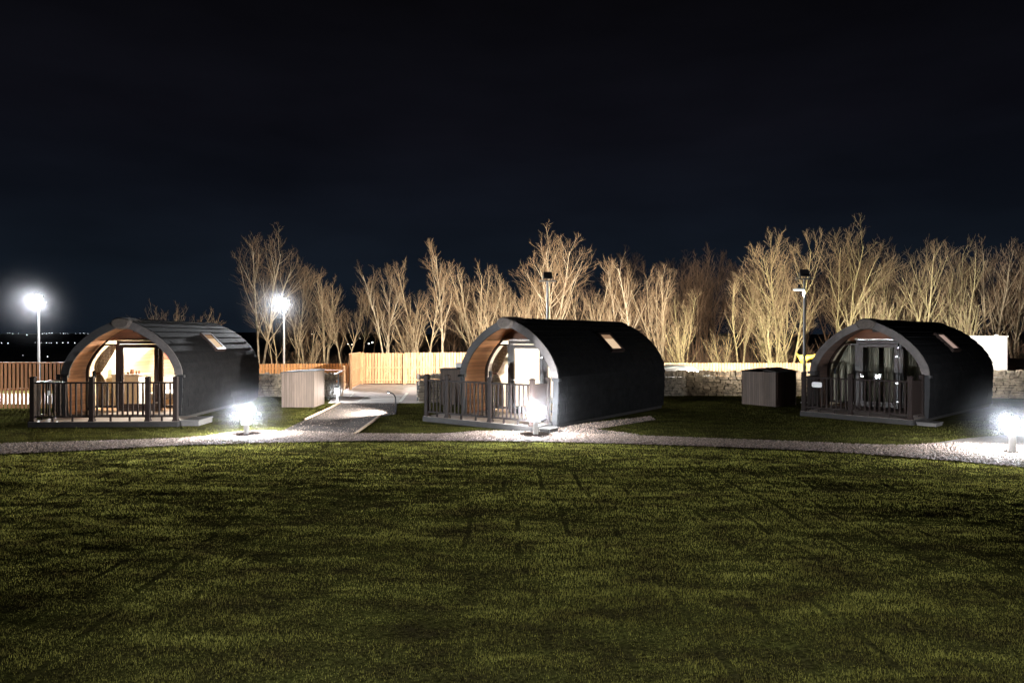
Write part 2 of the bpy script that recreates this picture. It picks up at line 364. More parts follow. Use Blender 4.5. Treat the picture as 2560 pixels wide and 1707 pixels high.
POD_PARTS = {}
def glazing(side, d=.13, x0=.66, z0=FLR + .10, z1=2.20, inset=0.0):
    """region of the front wall between the door frame and the arch, as rows"""
    rows = []
    for i in range(21):
        z = z0 + (z1 - z0) * i / 20
        xo = xin(z, d) - inset
        rows.append((x0 + inset * .6, max(xo, x0 + inset * .6 + .002), z))
    return rows
def make_pod(label, loc, rz, lit, group='arched camping pods'):
    t = empty('camping_pod', loc, rz, label, 'cabin', group)
    make_roof_shell().build('roof', M['roof'], t)
    # ridge cap of raised overlapping tiles
    rc = MB()
    y = .10
    while y < L - .03:
        y1 = min(y + .30, L)
        a = [(-.30, -.055), (-.15, .0), (0, .022), (.15, .0), (.30, -.055)]
        vs = [(x, yy, TOP - .045 + z + (.022 if k == 0 else .004)) for k, yy in enumerate((y, y1)) for x, z in a]
        rc.add(vs, [(i, i + 1, 6 + i, 5 + i) for i in range(4)] + [(4, 3, 2, 1, 0)])
        y = y1 - .015
    rc.build('ridge_cap', M['roof'], t)
    # log end on the ridge
    lg = MB(); prof = [(0.0, -.16), (.80, -.16), (.97, -.13), (1.0, -.06), (1.0, .55)]
    vs = []; fs = []; sg = 28
    for r, y in prof:
        for i in range(sg):
            a = 2 * math.pi * i / sg; wob = 1 + .025 * math.sin(3 * a + 1) + .02 * math.sin(5 * a)
            vs.append((r * .265 * wob * math.cos(a), y, TOP - .150 + r * .165 * wob * math.sin(a)))
    for j in range(len(prof) - 1):
        for i in range(sg): fs.append((j * sg + i, (j + 1) * sg + i, (j + 1) * sg + (i + 1) % sg, j * sg + (i + 1) % sg))
    lg.add(vs, fs).build('ridge_log', M['log'], t, smooth=False)
    # fascia: two curved bargeboards above the knee, with dark corner boards below
    i0 = next(i for i, p in enumerate(RIGHT) if p[1] >= KNEE - .01)
    O = [(x, z) for x, z in offset(RIGHT, -.012)]; I = offset(RIGHT, .20)
    for sd in (1, -1):
        po = [(sd * x, z) for x, z in O[i0:]]; pi = [(sd * x, z) for x, z in I[i0:]]
        arch_board(po, pi, -.045, .0 - .003).build('bargeboard', M['fascia'] if (sd > 0 or not lit) else M['fascia_shaded'], t)
        lo = [(sd * x, z) for x, z in O[:i0 + 1]]; li = [(sd * x, z) for x, z in offset(RIGHT, .15)[:i0 + 1]]
        arch_board(lo, li, -.03, -.003).build('corner_board', M['black'], t)
        bl = MB(); bl.box((sd * (W - .05), -.02, KNEE - .045), (.24, .11, .07)); bl.build('fascia_foot', M['black'], t)
    # soffit of the porch
    sf = full(offset(RIGHT, .10)); sheet(sf, -.002, REC, True).build('porch_lining', M['soffit'] if lit else M['soffit_shaded'], t, smooth=True)
    # rear wall
    m = MB(); FP = full(RIGHT); m.add([(0, L - .02, 1.3)] + [(x, L - .02, z) for x, z in FP], [(0, i + 2, i + 1) for i in range(len(FP) - 1)]); m.build('rear_wall', M['black'], t)
    # plinth & floor
    m = MB(); m.span(-W * .955, W * .955, .02, L - .03, .02, .118); m.build('plinth', M['skirt'], t)
    m = MB(); m.span(-W * .93, W * .93, .01, REC - .003, .125, FLR); m.build('porch_floor', M['deck'], t)
    m = MB(); m.span(-W * .93, W * .93, REC, L - .1, .125, FLR + .01); m.build('floor_panel', M['floorin'], t)
    # front wall: gable, sill and window borders
    y = REC
    m = MB(); z0 = 2.30
    rows = [(xin(z, .11), z) for z in [z0 + (TOP - .14 - z0) * i / 10 for i in range(11)]]
    vs = [(sx * x, yy, z) for yy in (y - .01, y + .07) for x, z in rows for sx in (-1, 1)]
    n = len(rows)
    m.add(vs, [(2 * i, 2 * i + 1, 2 * i + 3, 2 * i + 2) for i in range(n - 1)] + [(2 * n + 2 * i, 2 * n + 2 * i + 2, 2 * n + 2 * i + 3, 2 * n + 2 * i + 1) for i in range(n - 1)] + [(0, 2 * n, 2 * n + 1, 1)])
    m.build('gable', M['gable'], t)
    m = MB(); m.span(-.70, .70, y - .075, y - .013, 2.315, 2.345); m.build('door_rail', M['chrome'], t)
    m = MB(); m.span(-.16, .16, y - .06, y - .012, 2.56, 2.68); m.span(-.05, .05, y - .09, y - .06, 2.58, 2.62)
    m.build('wall_light', M['darkitem'], t)
    G_ = M['glass'] if lit else M['glass_dark']
    for sd in (-1, 1):
        rows = glazing(sd)
        inner = glazing(sd, inset=.055, z0=FLR + .16, z1=2.15)
        # frame = ring between outer and inner outlines
        out = [(r[0], r[2]) for r in rows] + [(r[1], r[2]) for r in reversed(rows)]
        inn = [(r[0], r[2]) for r in inner] + [(r[1], r[2]) for r in reversed(inner)]
        n = len(out); vs = []; fs = []
        for yy in (y - .02, y + .05):
            vs += [(sd * a, yy, b) for a, b in out]; vs += [(sd * a, yy, b) for a, b in inn]
        for i in range(n):
            j = (i + 1) % n
            fs += [(i, j, n + j, n + i), (2 * n + i, 3 * n + i, 3 * n + j, 2 * n + j), (i, 2 * n + i, 2 * n + j, j), (n + i, n + j, 3 * n + j, 3 * n + i)]
        w = MB().add(vs, fs).build('window', M['frame'], t)
        g = MB(); k = len(inner)
        g.add([(sd * (r[0] - .01), y + .015, r[2]) for r in inner] + [(sd * (r[1] + .01), y + .015, r[2]) for r in inner], [(i, k + i, k + i + 1, i + 1) for i in range(k - 1)])
        g.build('pane', G_, w)
    # door frame and door
    m = MB(); m.span(-.66, -.575, y - .035, y + .08, FLR, 2.297); m.span(.575, .66, y - .035, y + .08, FLR, 2.297); m.span(-.572, .572, y - .035, y + .08, 2.20, 2.297); m.span(-.572, .572, y - .035, y + .08, FLR, FLR + .05)
    m.build('door_frame', M['frame'], t, bevel=.004)
    m = MB(); zb, zt = FLR + .055, 2.19
    m.span(-.565, -.45, y - .05, y + .02, zb, zt); m.span(.45, .565, y - .05, y + .02, zb, zt); m.span(-.45, .45, y - .048, y + .018, zt - .11, zt); m.span(-.45, .45, y - .048, y + .018, zb, zb + .16)
    d = m.build('door', M['frame'], t, bevel=.004)
    m = MB(); m.add([(-.452, y - .01, zb + .15), (.452, y - .01, zb + .15), (.452, y - .01, zt - .1), (-.452, y - .01, zt - .1)], [(0, 1, 2, 3)]); m.build('pane', G_, d)
    for hz in (2.08, 1.82, 1.02, .45):
        h = MB(); h.span(.50, .60, y - .075, y - .052, hz - .03, hz + .03); h.build('hinge', M['chrome'], d, bevel=.004)
    h = MB(); h.span(-.525, -.49, y - .062, y - .052, 1.02, 1.26); h.bar((-.507, y - .085, 1.17), (-.40, y - .085, 1.17), .02, .02); h.span(-.517, -.497, y - .085, y - .062, 1.16, 1.18)
    h.build('handle', M['chrome'], d)
    # lining inside
    inn = full(offset(RIGHT, .12)); sheet(inn, REC + .09, L - .25, True).build('inner_lining', M['pine'] if lit != 2 else M['inwhite'], t, smooth=True)
    m = MB(); m.add([(0, L - .25, 1.3)] + [(x, L - .25, z) for x, z in inn], [(0, i + 1, i + 2) for i in range(len(inn) - 1)]); m.build('inner_wall', M['pine'] if lit != 2 else M['inwhite'], t)
    # bracket lamp beside the door
    m = MB(); m.lathe([(.0, 0), (.04, 0), (.045, .02), (.045, .16), (.03, .19), (0, .19)], (-1.28, REC - .10, 1.22), 12); m.span(-1.29, -1.27, REC - .1, REC - .005, 1.28, 1.31)
    m.build('porch_lamp', M['darkitem'], t)
    return t

def skylight(pod, yb, lit, k0=0.36, k1=0.60):
    """roof window on the +x side: k0..k1 are shares of the arc from knee to ridge"""
    i0 = next(i for i, p in enumerate(RIGHT) if p[1] >= KNEE - .01)
    def q(k, off):
        f = i0 + (len(RIGHT) - 1 - i0) * k; i = min(int(f), len(RIGHT) - 2); t = f - i
        x = RIGHT[i][0] * (1 - t) + RIGHT[i + 1][0] * t; z = RIGHT[i][1] * (1 - t) + RIGHT[i + 1][1] * t
        return x, z
    a, b = Vector((q(k0, 0)[0], 0, q(k0, 0)[1])), Vector((q(k1, 0)[0], 0, q(k1, 0)[1]))
    u = (b - a).normalized(); nrm = Vector((u.z, 0, -u.x))
    if nrm.x < 0: nrm = -nrm
    ya, yb2 = yb, yb + .62; Ln = (b - a).length
    def P(s, y, o): return a + u * s + Vector((0, y, 0)) + nrm * o
    def slab(m, s0, s1, y0, y1, o0, o1):
        vs = [P(s, y, o) for o in (o0, o1) for s, y in ((s0, y0), (s1, y0), (s1, y1), (s0, y1))]
        m.add(vs, [(3, 2, 1, 0), (4, 5, 6, 7), (0, 1, 5, 4), (1, 2, 6, 5), (2, 3, 7, 6), (3, 0, 4, 7)])
    m = MB()
    slab(m, -.08, .0, ya - .08, yb2 + .08, -.02, .10); slab(m, Ln, Ln + .08, ya - .08, yb2 + .08, -.02, .10)
    slab(m, 0, Ln, ya - .08, ya, -.02, .10); slab(m, 0, Ln, yb2, yb2 + .08, -.02, .10)
    f = m.build('roof_window', M['frame'], pod)
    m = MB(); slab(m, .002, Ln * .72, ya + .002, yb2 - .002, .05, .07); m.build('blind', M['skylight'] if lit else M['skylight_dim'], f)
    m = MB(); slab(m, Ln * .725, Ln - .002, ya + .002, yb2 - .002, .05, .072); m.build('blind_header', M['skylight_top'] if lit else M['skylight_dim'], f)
    return f

def pod_place(pl, pr, yaw):
    """front plane with its widest points at photo columns pl, pr"""
    c, s = math.cos(yaw), math.sin(yaw); a, b = (pl - 1280) / FPX, (pr - 1280) / FPX
    # (x-W c)=a(y+W s) ; (x+W c)=b(y-W s)
    y = (2 * W * c + (a + b) * W * s) / (b - a); x = a * (y + W * s) + W * c
    return Vector((x, y, 0)), -yaw
P1, r1 = pod_place(156, 456, R(-2)); P2, r2 = pod_place(1153, 1396, R(37)); P3, r3 = pod_place(2027, 2324, R(48))
print('pods', P1, P2, P3)
pod1 = make_pod('dark arched camping pod with tied curtain, table and kitchen lit inside, beside the slatted fence', P1, r1, 1)
skylight(pod1, 3.0, True)
pod2 = make_pod('dark arched camping pod glowing white through its door, between the driveway and the unlit pod', P2, r2, 2)
skylight(pod2, 3.3, True)
pod3 = make_pod('unlit arched camping pod with closed curtains and lamps mirrored in its glass', P3, r3, 0)
skylight(pod3, 2.9, False)

def curtain_tied(pod, label):
    o = empty('curtain', pod.location, pod.rotation_euler.z, label, 'curtain', 'tied back curtains in the lit pods')
    m = MB(); n = 40; rows = 26; vs = []
    for j in range(rows):
        z = 2.20 - (2.20 - .34) * j / (rows - 1)
        if z > 1.30:
            t = (2.20 - z) / .9; xl = -min(1.42, xin(z, .2)); xr = -.74 - .50 * t ** 1.25
            xr = max(xr, xl + .12)
        else:
            t = (1.30 - z) / .96; xl = -1.38; xr = -1.22 + .22 * min(t * 2.2, 1) ** .7
        for i in range(n):
            s = i / (n - 1); x = xl + (xr - xl) * s
            vs.append((x, REC + .17 + .035 * math.sin(s * 38 + .5 * math.sin(z * 3)) , z))
    m.add(vs, [(j * n + i, j * n + i + 1, (j + 1) * n + i + 1, (j + 1) * n + i) for j in range(rows - 1) for i in range(n - 1)])
    m.build('drape', M['curtain'], o, smooth=True)
    b = MB(); b.tube([(-1.42, REC + .14, 1.36), (-1.30, REC + .10, 1.31), (-1.20, REC + .12, 1.33)], .03, 8); b.build('tieback', M['brownitem'], o)
    return o
curtain_tied(pod1, 'striped beige curtain tied back in the pod beside the slatted fence')
curtain_tied(pod2, 'striped beige curtain tied back in the pod that glows white')
def curtain_closed(pod, x0, x1, label):
    m = MB(); n = 60; vs = []
    for z in (FLR + .12, 1.2, 2.17):
        for i in range(n):
            s = i / (n - 1); x = x0 + (x1 - x0) * s; lim = xin(z, .2); x = max(-lim, min(lim, x))
            vs.append((x, REC + .19 + .03 * math.sin(s * (x1 - x0) * 60 + z), z))
    m.add(vs, [(j * n + i, j * n + i + 1, (j + 1) * n + i + 1, (j + 1) * n + i) for j in range(2) for i in range(n - 1)])
    o = m.build('curtain', M['curtain_dim'], None, smooth=True); o.location = pod.location; o.rotation_euler = pod.rotation_euler
    tag(o, label, 'curtain', 'closed curtains of the unlit pod')
curtain_closed(pod3, -1.5, -.62, 'closed curtain behind the unlit pod window that mirrors the lamps')
curtain_closed(pod3, -.56, -.07, 'closed curtain on the handle side of the unlit pod door')
curtain_closed(pod3, .07, .60, 'closed curtain on the hinge side of the unlit pod door')
curtain_closed(pod3, .66, 1.5, 'closed curtain behind the unlit pod window above the steps')

def in_pod(pod, name, label, cat, parts, loc=(0, 0, 0)):
    o = empty(name, pod.location, pod.rotation_euler.z, label, cat)
    for nm, mb, m, bv in parts: mb.build(nm, m, o, bevel=bv)
    return o
# furniture seen through the glass
def bed(pod, label, x0=-.1, x1=1.2, y0=1.6, y1=3.5):
    in_pod(pod, 'sofa_bed', label, 'bed', [('base', MB().span(x0, x1, y0, y1, FLR + .01, .48), M['pine'], .01), ('mattress', MB().span(x0 + .02, x1 - .02, y0 + .02, y1 - .02, .483, .68), M['linen'], .05),
        ('pillow', MB().span(x0 + .1, x1 - .3, y1 - .5, y1 - .12, .685, .82), M['linen'], .06)])
bed(pod1, 'low bed with pale bedding inside the pod with the lit kitchen')
bed(pod2, 'low bed with white bedding inside the pod that glows white')
in_pod(pod1, 'kitchen_unit', 'red kitchen wall cupboard above a pale worktop inside the lit pod', 'kitchen unit',
    [('base_cabinet', MB().span(-1.0, .1, 4.1, 4.7, FLR + .012, 1.06), M['white'], .005), ('worktop', MB().span(-1.02, .12, 4.07, 4.7, 1.064, 1.10), M['worktop'], .005),
     ('wall_cupboard', MB().span(-.95, -.15, 4.3, 4.7, 1.62, 2.12), M['red'], .01), ('tap', MB().tube([(-.5, 4.3, 1.10), (-.5, 4.3, 1.38), (-.5, 4.22, 1.42), (-.5, 4.16, 1.34)], .018, 8), M['chrome'], 0)])
in_pod(pod1, 'sideboard', 'pale sideboard along the wall behind the door of the kitchen pod', 'sideboard',
    [('body', MB().span(-1.38, -.55, 2.0, 2.7, FLR + .012, 1.20), M['white'], .01), ('top', MB().span(-1.40, -.52, 1.98, 2.72, 1.203, 1.235), M['worktop'], .004)])
for i, (x, h, w) in enumerate(((-.96, .07, .04), (-.83, .15, .06), (-.70, .11, .03), (-.61, .11, .03))):
    o = MB().lathe([(0, 0), (w, 0), (w * 1.05, h * .5), (w * .9, h), (0, h)], (x, 2.15, 1.238), 14).build('jar', M['brownitem'], None, smooth=False)
    o.location = pod1.location; o.rotation_euler = pod1.rotation_euler
    tag(o, ['short brown jar on the sideboard, first of the row of four', 'big round brown pot on the sideboard in the lit pod', 'slim brown jar next to the big round pot', 'slim brown jar at the far end of the row from the lamp'][i], 'jar', 'brown jars on the sideboard in the pod')
in_pod(pod1, 'table_lamp', 'glowing lamp on the sideboard behind the door edge in the kitchen pod', 'lamp',
    [('stem', MB().lathe([(0, 0), (.07, 0), (.07, .02), (.015, .04), (.015, .22), (0, .22)], (-1.15, 2.25, 1.238), 12), M['chrome'], 0), ('lamp_shade', MB().lathe([(.05, .2), (.13, .2), (.09, .36), (.04, .36)], (-1.15, 2.25, 1.238), 18), M['shade'], 0)])
in_pod(pod2, 'television', 'flat dark television seen edge-on on the wall of the white glowing pod', 'television', [('screen', MB().box((-1.22, 1.75, 1.62), (.045, .55, .42), R(40)), M['darkitem'], .004)])
def pod_lamp(pod, power, colr, y, x=0, z=2.35, size=.18):
    lamp('POINT', 'ceiling_lamp', pod.matrix_basis @ Vector((x, y, z)), power, colr, size)
bpy.context.view_layer.update()
pod_lamp(pod1, 850, (1.0, .92, .80), 2.3); pod_lamp(pod1, 680, (1.0, .92, .80), 4.6)
pod_lamp(pod2, 560, (1.0, .90, .76), 2.5); pod_lamp(pod2, 420, (1.0, .90, .76), 4.6)

# ------------------------------------------------------------------ decks with balustrades
DZ = .155
def deck(pod, label, depth, x0, x1, posts, side_left=True, side_panel=False, panel_front=None, gap=None, label_plate=None):
    """local frame of the pod; the front edge lies at y=-depth"""
    t = empty('deck', pod.location, pod.rotation_euler.z, label, 'deck', 'timber decks in front of the pods')
    MB().span(x0, x1, -depth, -.05, DZ - .03, DZ).build('platform', M['deck'], t)
    MB().span(x0 - .02, x1 + .02, -depth - .03, -depth - .003, .01, DZ - .005).build('skirt_board', M['skirt'], t)
    MB().span(x0 - .03, x0 - .003, -depth, -.05, .01, DZ - .005).build('skirt_board', M['skirt'], t)
    MB().span(x1 + .003, x1 + .03, -depth, -.05, .01, DZ - .005).build('skirt_board', M['skirt'], t)
    yf = -depth + .06; TR = DZ + 1.03; BR = DZ + .13
    def post(x, y, h=1.19):
        m = MB(); m.span(x - .055, x + .055, y - .055, y + .055, DZ + .001, DZ + h - .03); m.box((x, y, DZ + h - .02), (.13, .13, .02)); m.box((x, y, DZ + h), (.11, .11, .02), 0, .6)
        m.box((x, y, DZ + .03), (.15, .15, .05), 0, .8)
        m.build('post', M['rail'], t)
    def run(a, b, n=None, solid=False):
        a, b = Vector(a), Vector(b); d = (b - a); Ln = d.length; d.normalize(); a2 = a + d * .057; b2 = b - d * .057
        MB().bar((*a2[:2], TR), (*b2[:2], TR), .07, .045).build('handrail', M['rail'], t, bevel=.006)
        MB().bar((*a2[:2], BR), (*b2[:2], BR), .05, .045).build('bottom_rail', M['rail'], t)
        if solid:
            MB().bar((*a2[:2], (TR + BR) / 2), (*b2[:2], (TR + BR) / 2), .02, TR - BR - .05).build('side_panel', M['rail'], t); return
        k = n or max(int(round(Ln / .135)), 2)
        for i in range(1, k):
            p = a + (b - a) * (i / k)
            MB().bar((p.x, p.y, BR + .023), (p.x, p.y, TR - .023), .036, .036).build('baluster', M['rail'], t)
        for s in (.33, .67) if Ln > .9 else (.5,):
            p = a + (b - a) * s; MB().span(p.x - .02, p.x + .02, p.y - .02, p.y + .02, DZ + .001, BR - .023).build('rail_foot', M['rail'], t)
    for p in posts: post(p, yf)
    for a, b in zip(posts, posts[1:]): run((a, yf, 0), (b, yf, 0))
    if side_left:
        post(x0 + .06, -.12); run((x0 + .06, yf, 0), (x0 + .06, -.12, 0))
    if side_panel:
        post(x1 - .06, -.14); run((x1 - .06, yf, 0), (x1 - .06, -.14, 0), solid=(side_panel == 2))
    return t
def loc2(pod, p): return pod.matrix_basis @ Vector(p)
deck1 = deck(pod1, 'timber deck with brown balustrade before the pod with the lit kitchen', 1.30, -1.75, 2.11, (-1.69, -.15, 1.32, 2.05))
deck2 = deck(pod2, 'timber deck with brown balustrade before the white glowing pod', 0.90, -2.30, 1.50, (-2.24, -1.45, .08, 1.44), side_left=False, side_panel=2)
deck3 = deck(pod3, 'dark timber deck with balustrade before the unlit pod', 1.10, -1.48, 1.58, (-1.42, -.05, 1.52), side_left=True, side_panel=2)
# steps beside decks
def step(pod, label, x0, x1, y0, y1, h):
    o = empty('step', pod.location, pod.rotation_euler.z, label, 'step')
    MB().span(x0, x1, y0, y1, h - .035, h).build('tread', M['pale'], o); MB().span(x0 + .02, x1 - .02, y0 + .02, y1 - .02, .012, h - .037).build('riser', M['pale'], o)
step(pod1, 'pale box step at the open end of the deck nearest the driveway', 2.15, 2.65, -1.2, -.25, .17)
step(pod3, 'pale lower step beside the deck of the unlit pod', 1.66, 2.15, -1.05, -.45, .11)
step(pod2, 'pale step beside the solid panel of the white glowing pod', 1.68, 2.0, -.9, -.45, .13)
# white oval plate on the rail of deck 3, small tag on deck 1
def plate(pod, label, x, y, z, w, h, facing='y'):
    m = MB(); n = 24; pts = []
    for i in range(n):
        a = 2 * math.pi * i / n; ca, sa = math.cos(a), math.sin(a)
        pts.append((w / 2 * math.copysign(abs(ca) ** .45, ca), h / 2 * math.copysign(abs(sa) ** .45, sa)))
    vs = [(x + u, y + k, z + v) for k in (-.012, 0) for u, v in pts]
    m.add(vs, [tuple(range(n)), tuple(range(2 * n - 1, n - 1, -1))] + [(i, n + i, n + (i + 1) % n, (i + 1) % n) for i in range(n)])
    o = m.build('name_plate', M['white']); o.location = pod.location; o.rotation_euler = pod.rotation_euler
    tag(o, label, 'sign')
plate(pod3, 'small white plate with rounded ends on the railing of the unlit pod', -1.0, -1.10 + .005, .98, .30, .16)
plate(pod1, 'tiny white tag on the balustrade beside the slatted fence', -1.24, -1.30 + .005, .92, .06, .13)
# entry post beside the unlit pod
# ------------------------------------------------------------------ storage sheds
def shed(label, corner, w, d, h, hb, rz, frontm, sidem, slope='x', ov=.05):
    """corner = front right bottom; w to the viewer's left, d to the back"""
    t = empty('storage_shed', corner, rz, label, 'shed', 'small timber storage sheds')
    def hh(x, y): return h + (hb - h) * ((x + w) / w if slope == 'x' else (y / d if slope == 'y' else 1 - abs(2 * (x + w) / w - 1)))
    c = [(-w, 0), (0, 0), (0, d), (-w, d)]
    for nm, (a, b), m in (('front_wall', (0, 1), frontm), ('side_wall', (1, 2), sidem), ('back_wall', (2, 3), frontm), ('side_wall', (3, 0), sidem)):
        (xa, ya), (xb, yb) = c[a], c[b]
        dx, dy = xb - xa, yb - ya; q = math.hypot(dx, dy); nx, ny = -dy / q * .02, dx / q * .02
        m0 = MB(); pts = [(xa, ya), (xb, yb)]
        vs = [(x + ox, y + oy, z) for ox, oy in ((0, 0), (nx, ny)) for x, y in pts for z in (.012, hh(x, y) - .004)]
        m0.add(vs, [(0, 2, 3, 1), (4, 5, 7, 6), (0, 1, 5, 4), (2, 6, 7, 3), (1, 3, 7, 5), (0, 4, 6, 2)]); m0.build(nm, m, t)
    m0 = MB(); k = 9; vs = []
    for o in (0, .035):
        for i in range(k):
            for y in (-ov, d + ov):
                x = -w - ov + (w + 2 * ov) * i / (k - 1); xx = min(max(x, -w), 0); vs.append((x, y, hh(xx, min(max(y, 0), d)) + o + (.0 if 0 < i < k - 1 else -.012)))
    fs = []
    for i in range(k - 1):
        fs += [(2 * i, 2 * i + 1, 2 * i + 3, 2 * i + 2), (2 * k + 2 * i, 2 * k + 2 * i + 2, 2 * k + 2 * i + 3, 2 * k + 2 * i + 1), (2 * i, 2 * i + 2, 2 * k + 2 * i + 2, 2 * k + 2 * i), (2 * i + 1, 2 * k + 2 * i + 1, 2 * k + 2 * i + 3, 2 * i + 3)]
    fs += [(0, 2 * k, 2 * k + 1, 1), (2 * k - 2, 2 * k - 1, 4 * k - 1, 4 * k - 2)]
    m0.add(vs, fs).build('roof', M['shedroof'], t)
    for x, y in c[:3]:
        tz = hh(x, y) - .006; MB().span(x - .03, x + .012, y - .012, y + .03, .011, tz).build('corner_trim', frontm, t)
    return t
shed('pale grey timber shed standing alone on the grass beside the driveway', G(785, 1019), 1.07, 1.2, 1.19, 1.24, R(0), M['shed'], M['shed_side'])
shed('grey shed with dark flat lid behind the deck of the white glowing pod', G(1172, 1012), .98, 1.0, 1.24, 1.26, R(4), M['shed'], M['shed_side'])
shed('shed with grey front and dark brown side, between the two pods by the drystone wall', G(1939, 1018), 1.35, 1.15, 1.19, 1.29, R(-56), M['shed'], M['shed_brown'], slope='gable')
o = MB().box((0, 0, .09), (.30, .25, .18)).build('storage_box', M['white'], bevel=.01); o.location = AT(1150, 918, 24.6) + Vector((0, 0, .0)); o.location.z = 1.30
tag(o, 'small white box lying on the lid of the shed behind the deck', 'box')

# ------------------------------------------------------------------ bollards and lamps
def bloom_ball(loc, rad, dens, label, pw=4.0, aniso=0.0):  # added scatter ball that imitates lens bloom around a lamp
    mm = bpy.data.materials.new('bloom'); mm.use_nodes = True
    n, l = mm.node_tree.nodes, mm.node_tree.links; n.remove(n['Principled BSDF'])
    vs = n.new('ShaderNodeVolumeScatter'); vs.inputs['Color'].default_value = (.93, .95, 1, 1); vs.inputs['Anisotropy'].default_value = aniso
    tc = n.new('ShaderNodeTexCoord'); ln = n.new('ShaderNodeVectorMath'); ln.operation = 'LENGTH'; l.new(tc.outputs['Object'], ln.inputs[0])
    a = n.new('ShaderNodeMath'); a.operation = 'SUBTRACT'; a.inputs[0].default_value = 1.0; l.new(ln.outputs['Value'], a.inputs[1]); a.use_clamp = True
    p = n.new('ShaderNodeMath'); p.operation = 'POWER'; p.inputs[1].default_value = pw; l.new(a.outputs[0], p.inputs[0])
    k = n.new('ShaderNodeMath'); k.operation = 'MULTIPLY'; k.inputs[1].default_value = dens; l.new(p.outputs[0], k.inputs[0])
    l.new(k.outputs[0], vs.inputs['Density']); l.new(vs.outputs[0], n['Material Output'].inputs['Volume'])
    m = MB(); prof = [(math.sin(math.pi * i / 12), -math.cos(math.pi * i / 12)) for i in range(13)]
    prof[0] = (.001, -1); prof[-1] = (.001, 1)
    o = m.lathe(prof, seg=20).build('bloom', mm); o.location = loc; o.scale = (rad,) * 3
    o['kind'] = 'stuff'; o['label'] = label
    return o
COOL = (.90, .95, 1.0)
def bollard(label, loc, wide, power, hz, body=True):
    t = empty('bollard_light', loc, 0, label, 'bollard light', 'lit bollards along the gravel path')
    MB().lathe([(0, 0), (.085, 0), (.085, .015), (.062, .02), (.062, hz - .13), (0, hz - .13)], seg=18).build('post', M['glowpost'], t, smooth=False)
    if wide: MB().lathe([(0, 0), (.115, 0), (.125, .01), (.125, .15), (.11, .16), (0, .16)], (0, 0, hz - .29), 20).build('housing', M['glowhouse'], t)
    MB().lathe([(.098, -.125), (.10, -.12), (.10, .12), (.098, .125)], (0, 0, hz), 20).build('diffuser', M['diffuser'], t)
    MB().lathe([(0, .13), (.060, .13), (.055, .15), (0, .16)], (0, 0, hz), 20).build('cap', M['bollard'], t)
    for i in range(3):
        a = i * 2.094 + .4; MB().box((.105 * math.cos(a), .105 * math.sin(a), hz), (.014, .014, .26)).build('strut', M['bollard'], t)
    lamp('POINT', 'bulb', loc + Vector((0, 0, hz)), power, COOL, .05)
    return t
B1, B2, B3 = G(616, 1087), G(1339, 1088), G(2531, 1132)
bollard('glowing bollard on the gravel in front of the pod with the lit kitchen', B1, True, 1900, .54)
bollard('glowing bollard on the gravel in front of the white glowing pod', B2, True, 1200, .62)
bollard('glowing bollard on the gravel before the unlit pod, tallest and slimmest', B3, False, 1500, .60)
bollard('added glowing bollard out of view that lights the slatted fence', Vector((-18.6, 18.6, 0)), True, 650, .60)  # added lamp outside the view, put here to light the slatted fence
BZ = [Vector((0, 0, .54)), Vector((0, 0, .62)), Vector((0, 0, .60))]
bloom_ball(B1 + BZ[0], 1.7, .042, 'added lens bloom around the bollard before the kitchen pod')
bloom_ball(B2 + BZ[1], 1.7, .042, 'added lens bloom around the bollard before the white glowing pod')
bloom_ball(B3 + BZ[2], 1.6, .042, 'added lens bloom around the bollard before the unlit pod')
# small far bollard by the sign
B4 = G(843, 1008)
t = empty('bollard_light', B4, 0, 'small glowing bollard at the kerb under the tilted sign', 'bollard light', 'lit bollards along the gravel path')
MB().lathe([(0, 0), (.05, 0), (.05, .36), (0, .36)], seg=14).build('post', M['white'], t)
MB().lathe([(.055, .365), (.06, .37), (.06, .52), (.055, .525)], seg=16).build('diffuser', M['diffuser'], t)
MB().lathe([(0, .53), (.075, .53), (.07, .55), (0, .565)], seg=16).build('cap', M['white'], t)
lamp('POINT', 'bulb', B4 + Vector((0, 0, .45)), 55, (1, .95, .88), .04)
bloom_ball(B4 + Vector((0, 0, .45)), .8, .45, 'small added lens bloom around the kerb bollard')
# swan neck path light
S1 = G(989, 1034)
t = empty('path_light', S1, 0, 'thin black swan neck path light bent over the wet driveway', 'path light')
pts = [(0, 0, 0), (0, 0, .45)] + [(-.17 + .17 * math.cos(a), 0, .45 + .20 * math.sin(a)) for a in (.3, .6, .9, 1.2, 1.5)]
MB().tube(pts, .022, 8).build('post', M['black'], t, smooth=True)
MB().bar((-.14, 0, .655), (-.27, 0, .70), .07, .035).build('lamp_head', M['black'], t)
MB().box((-.205, 0, .652), (.09, .05, .006), 0).build('lens', M['led_soft'], t)
lamp('SPOT', 'bulb', S1 + Vector((-.22, 0, .63)), 4200, (1, .97, .90), .03, target=S1 + Vector((-1.6, .1, 0)), spot_size=R(120), spot_blend=.6)

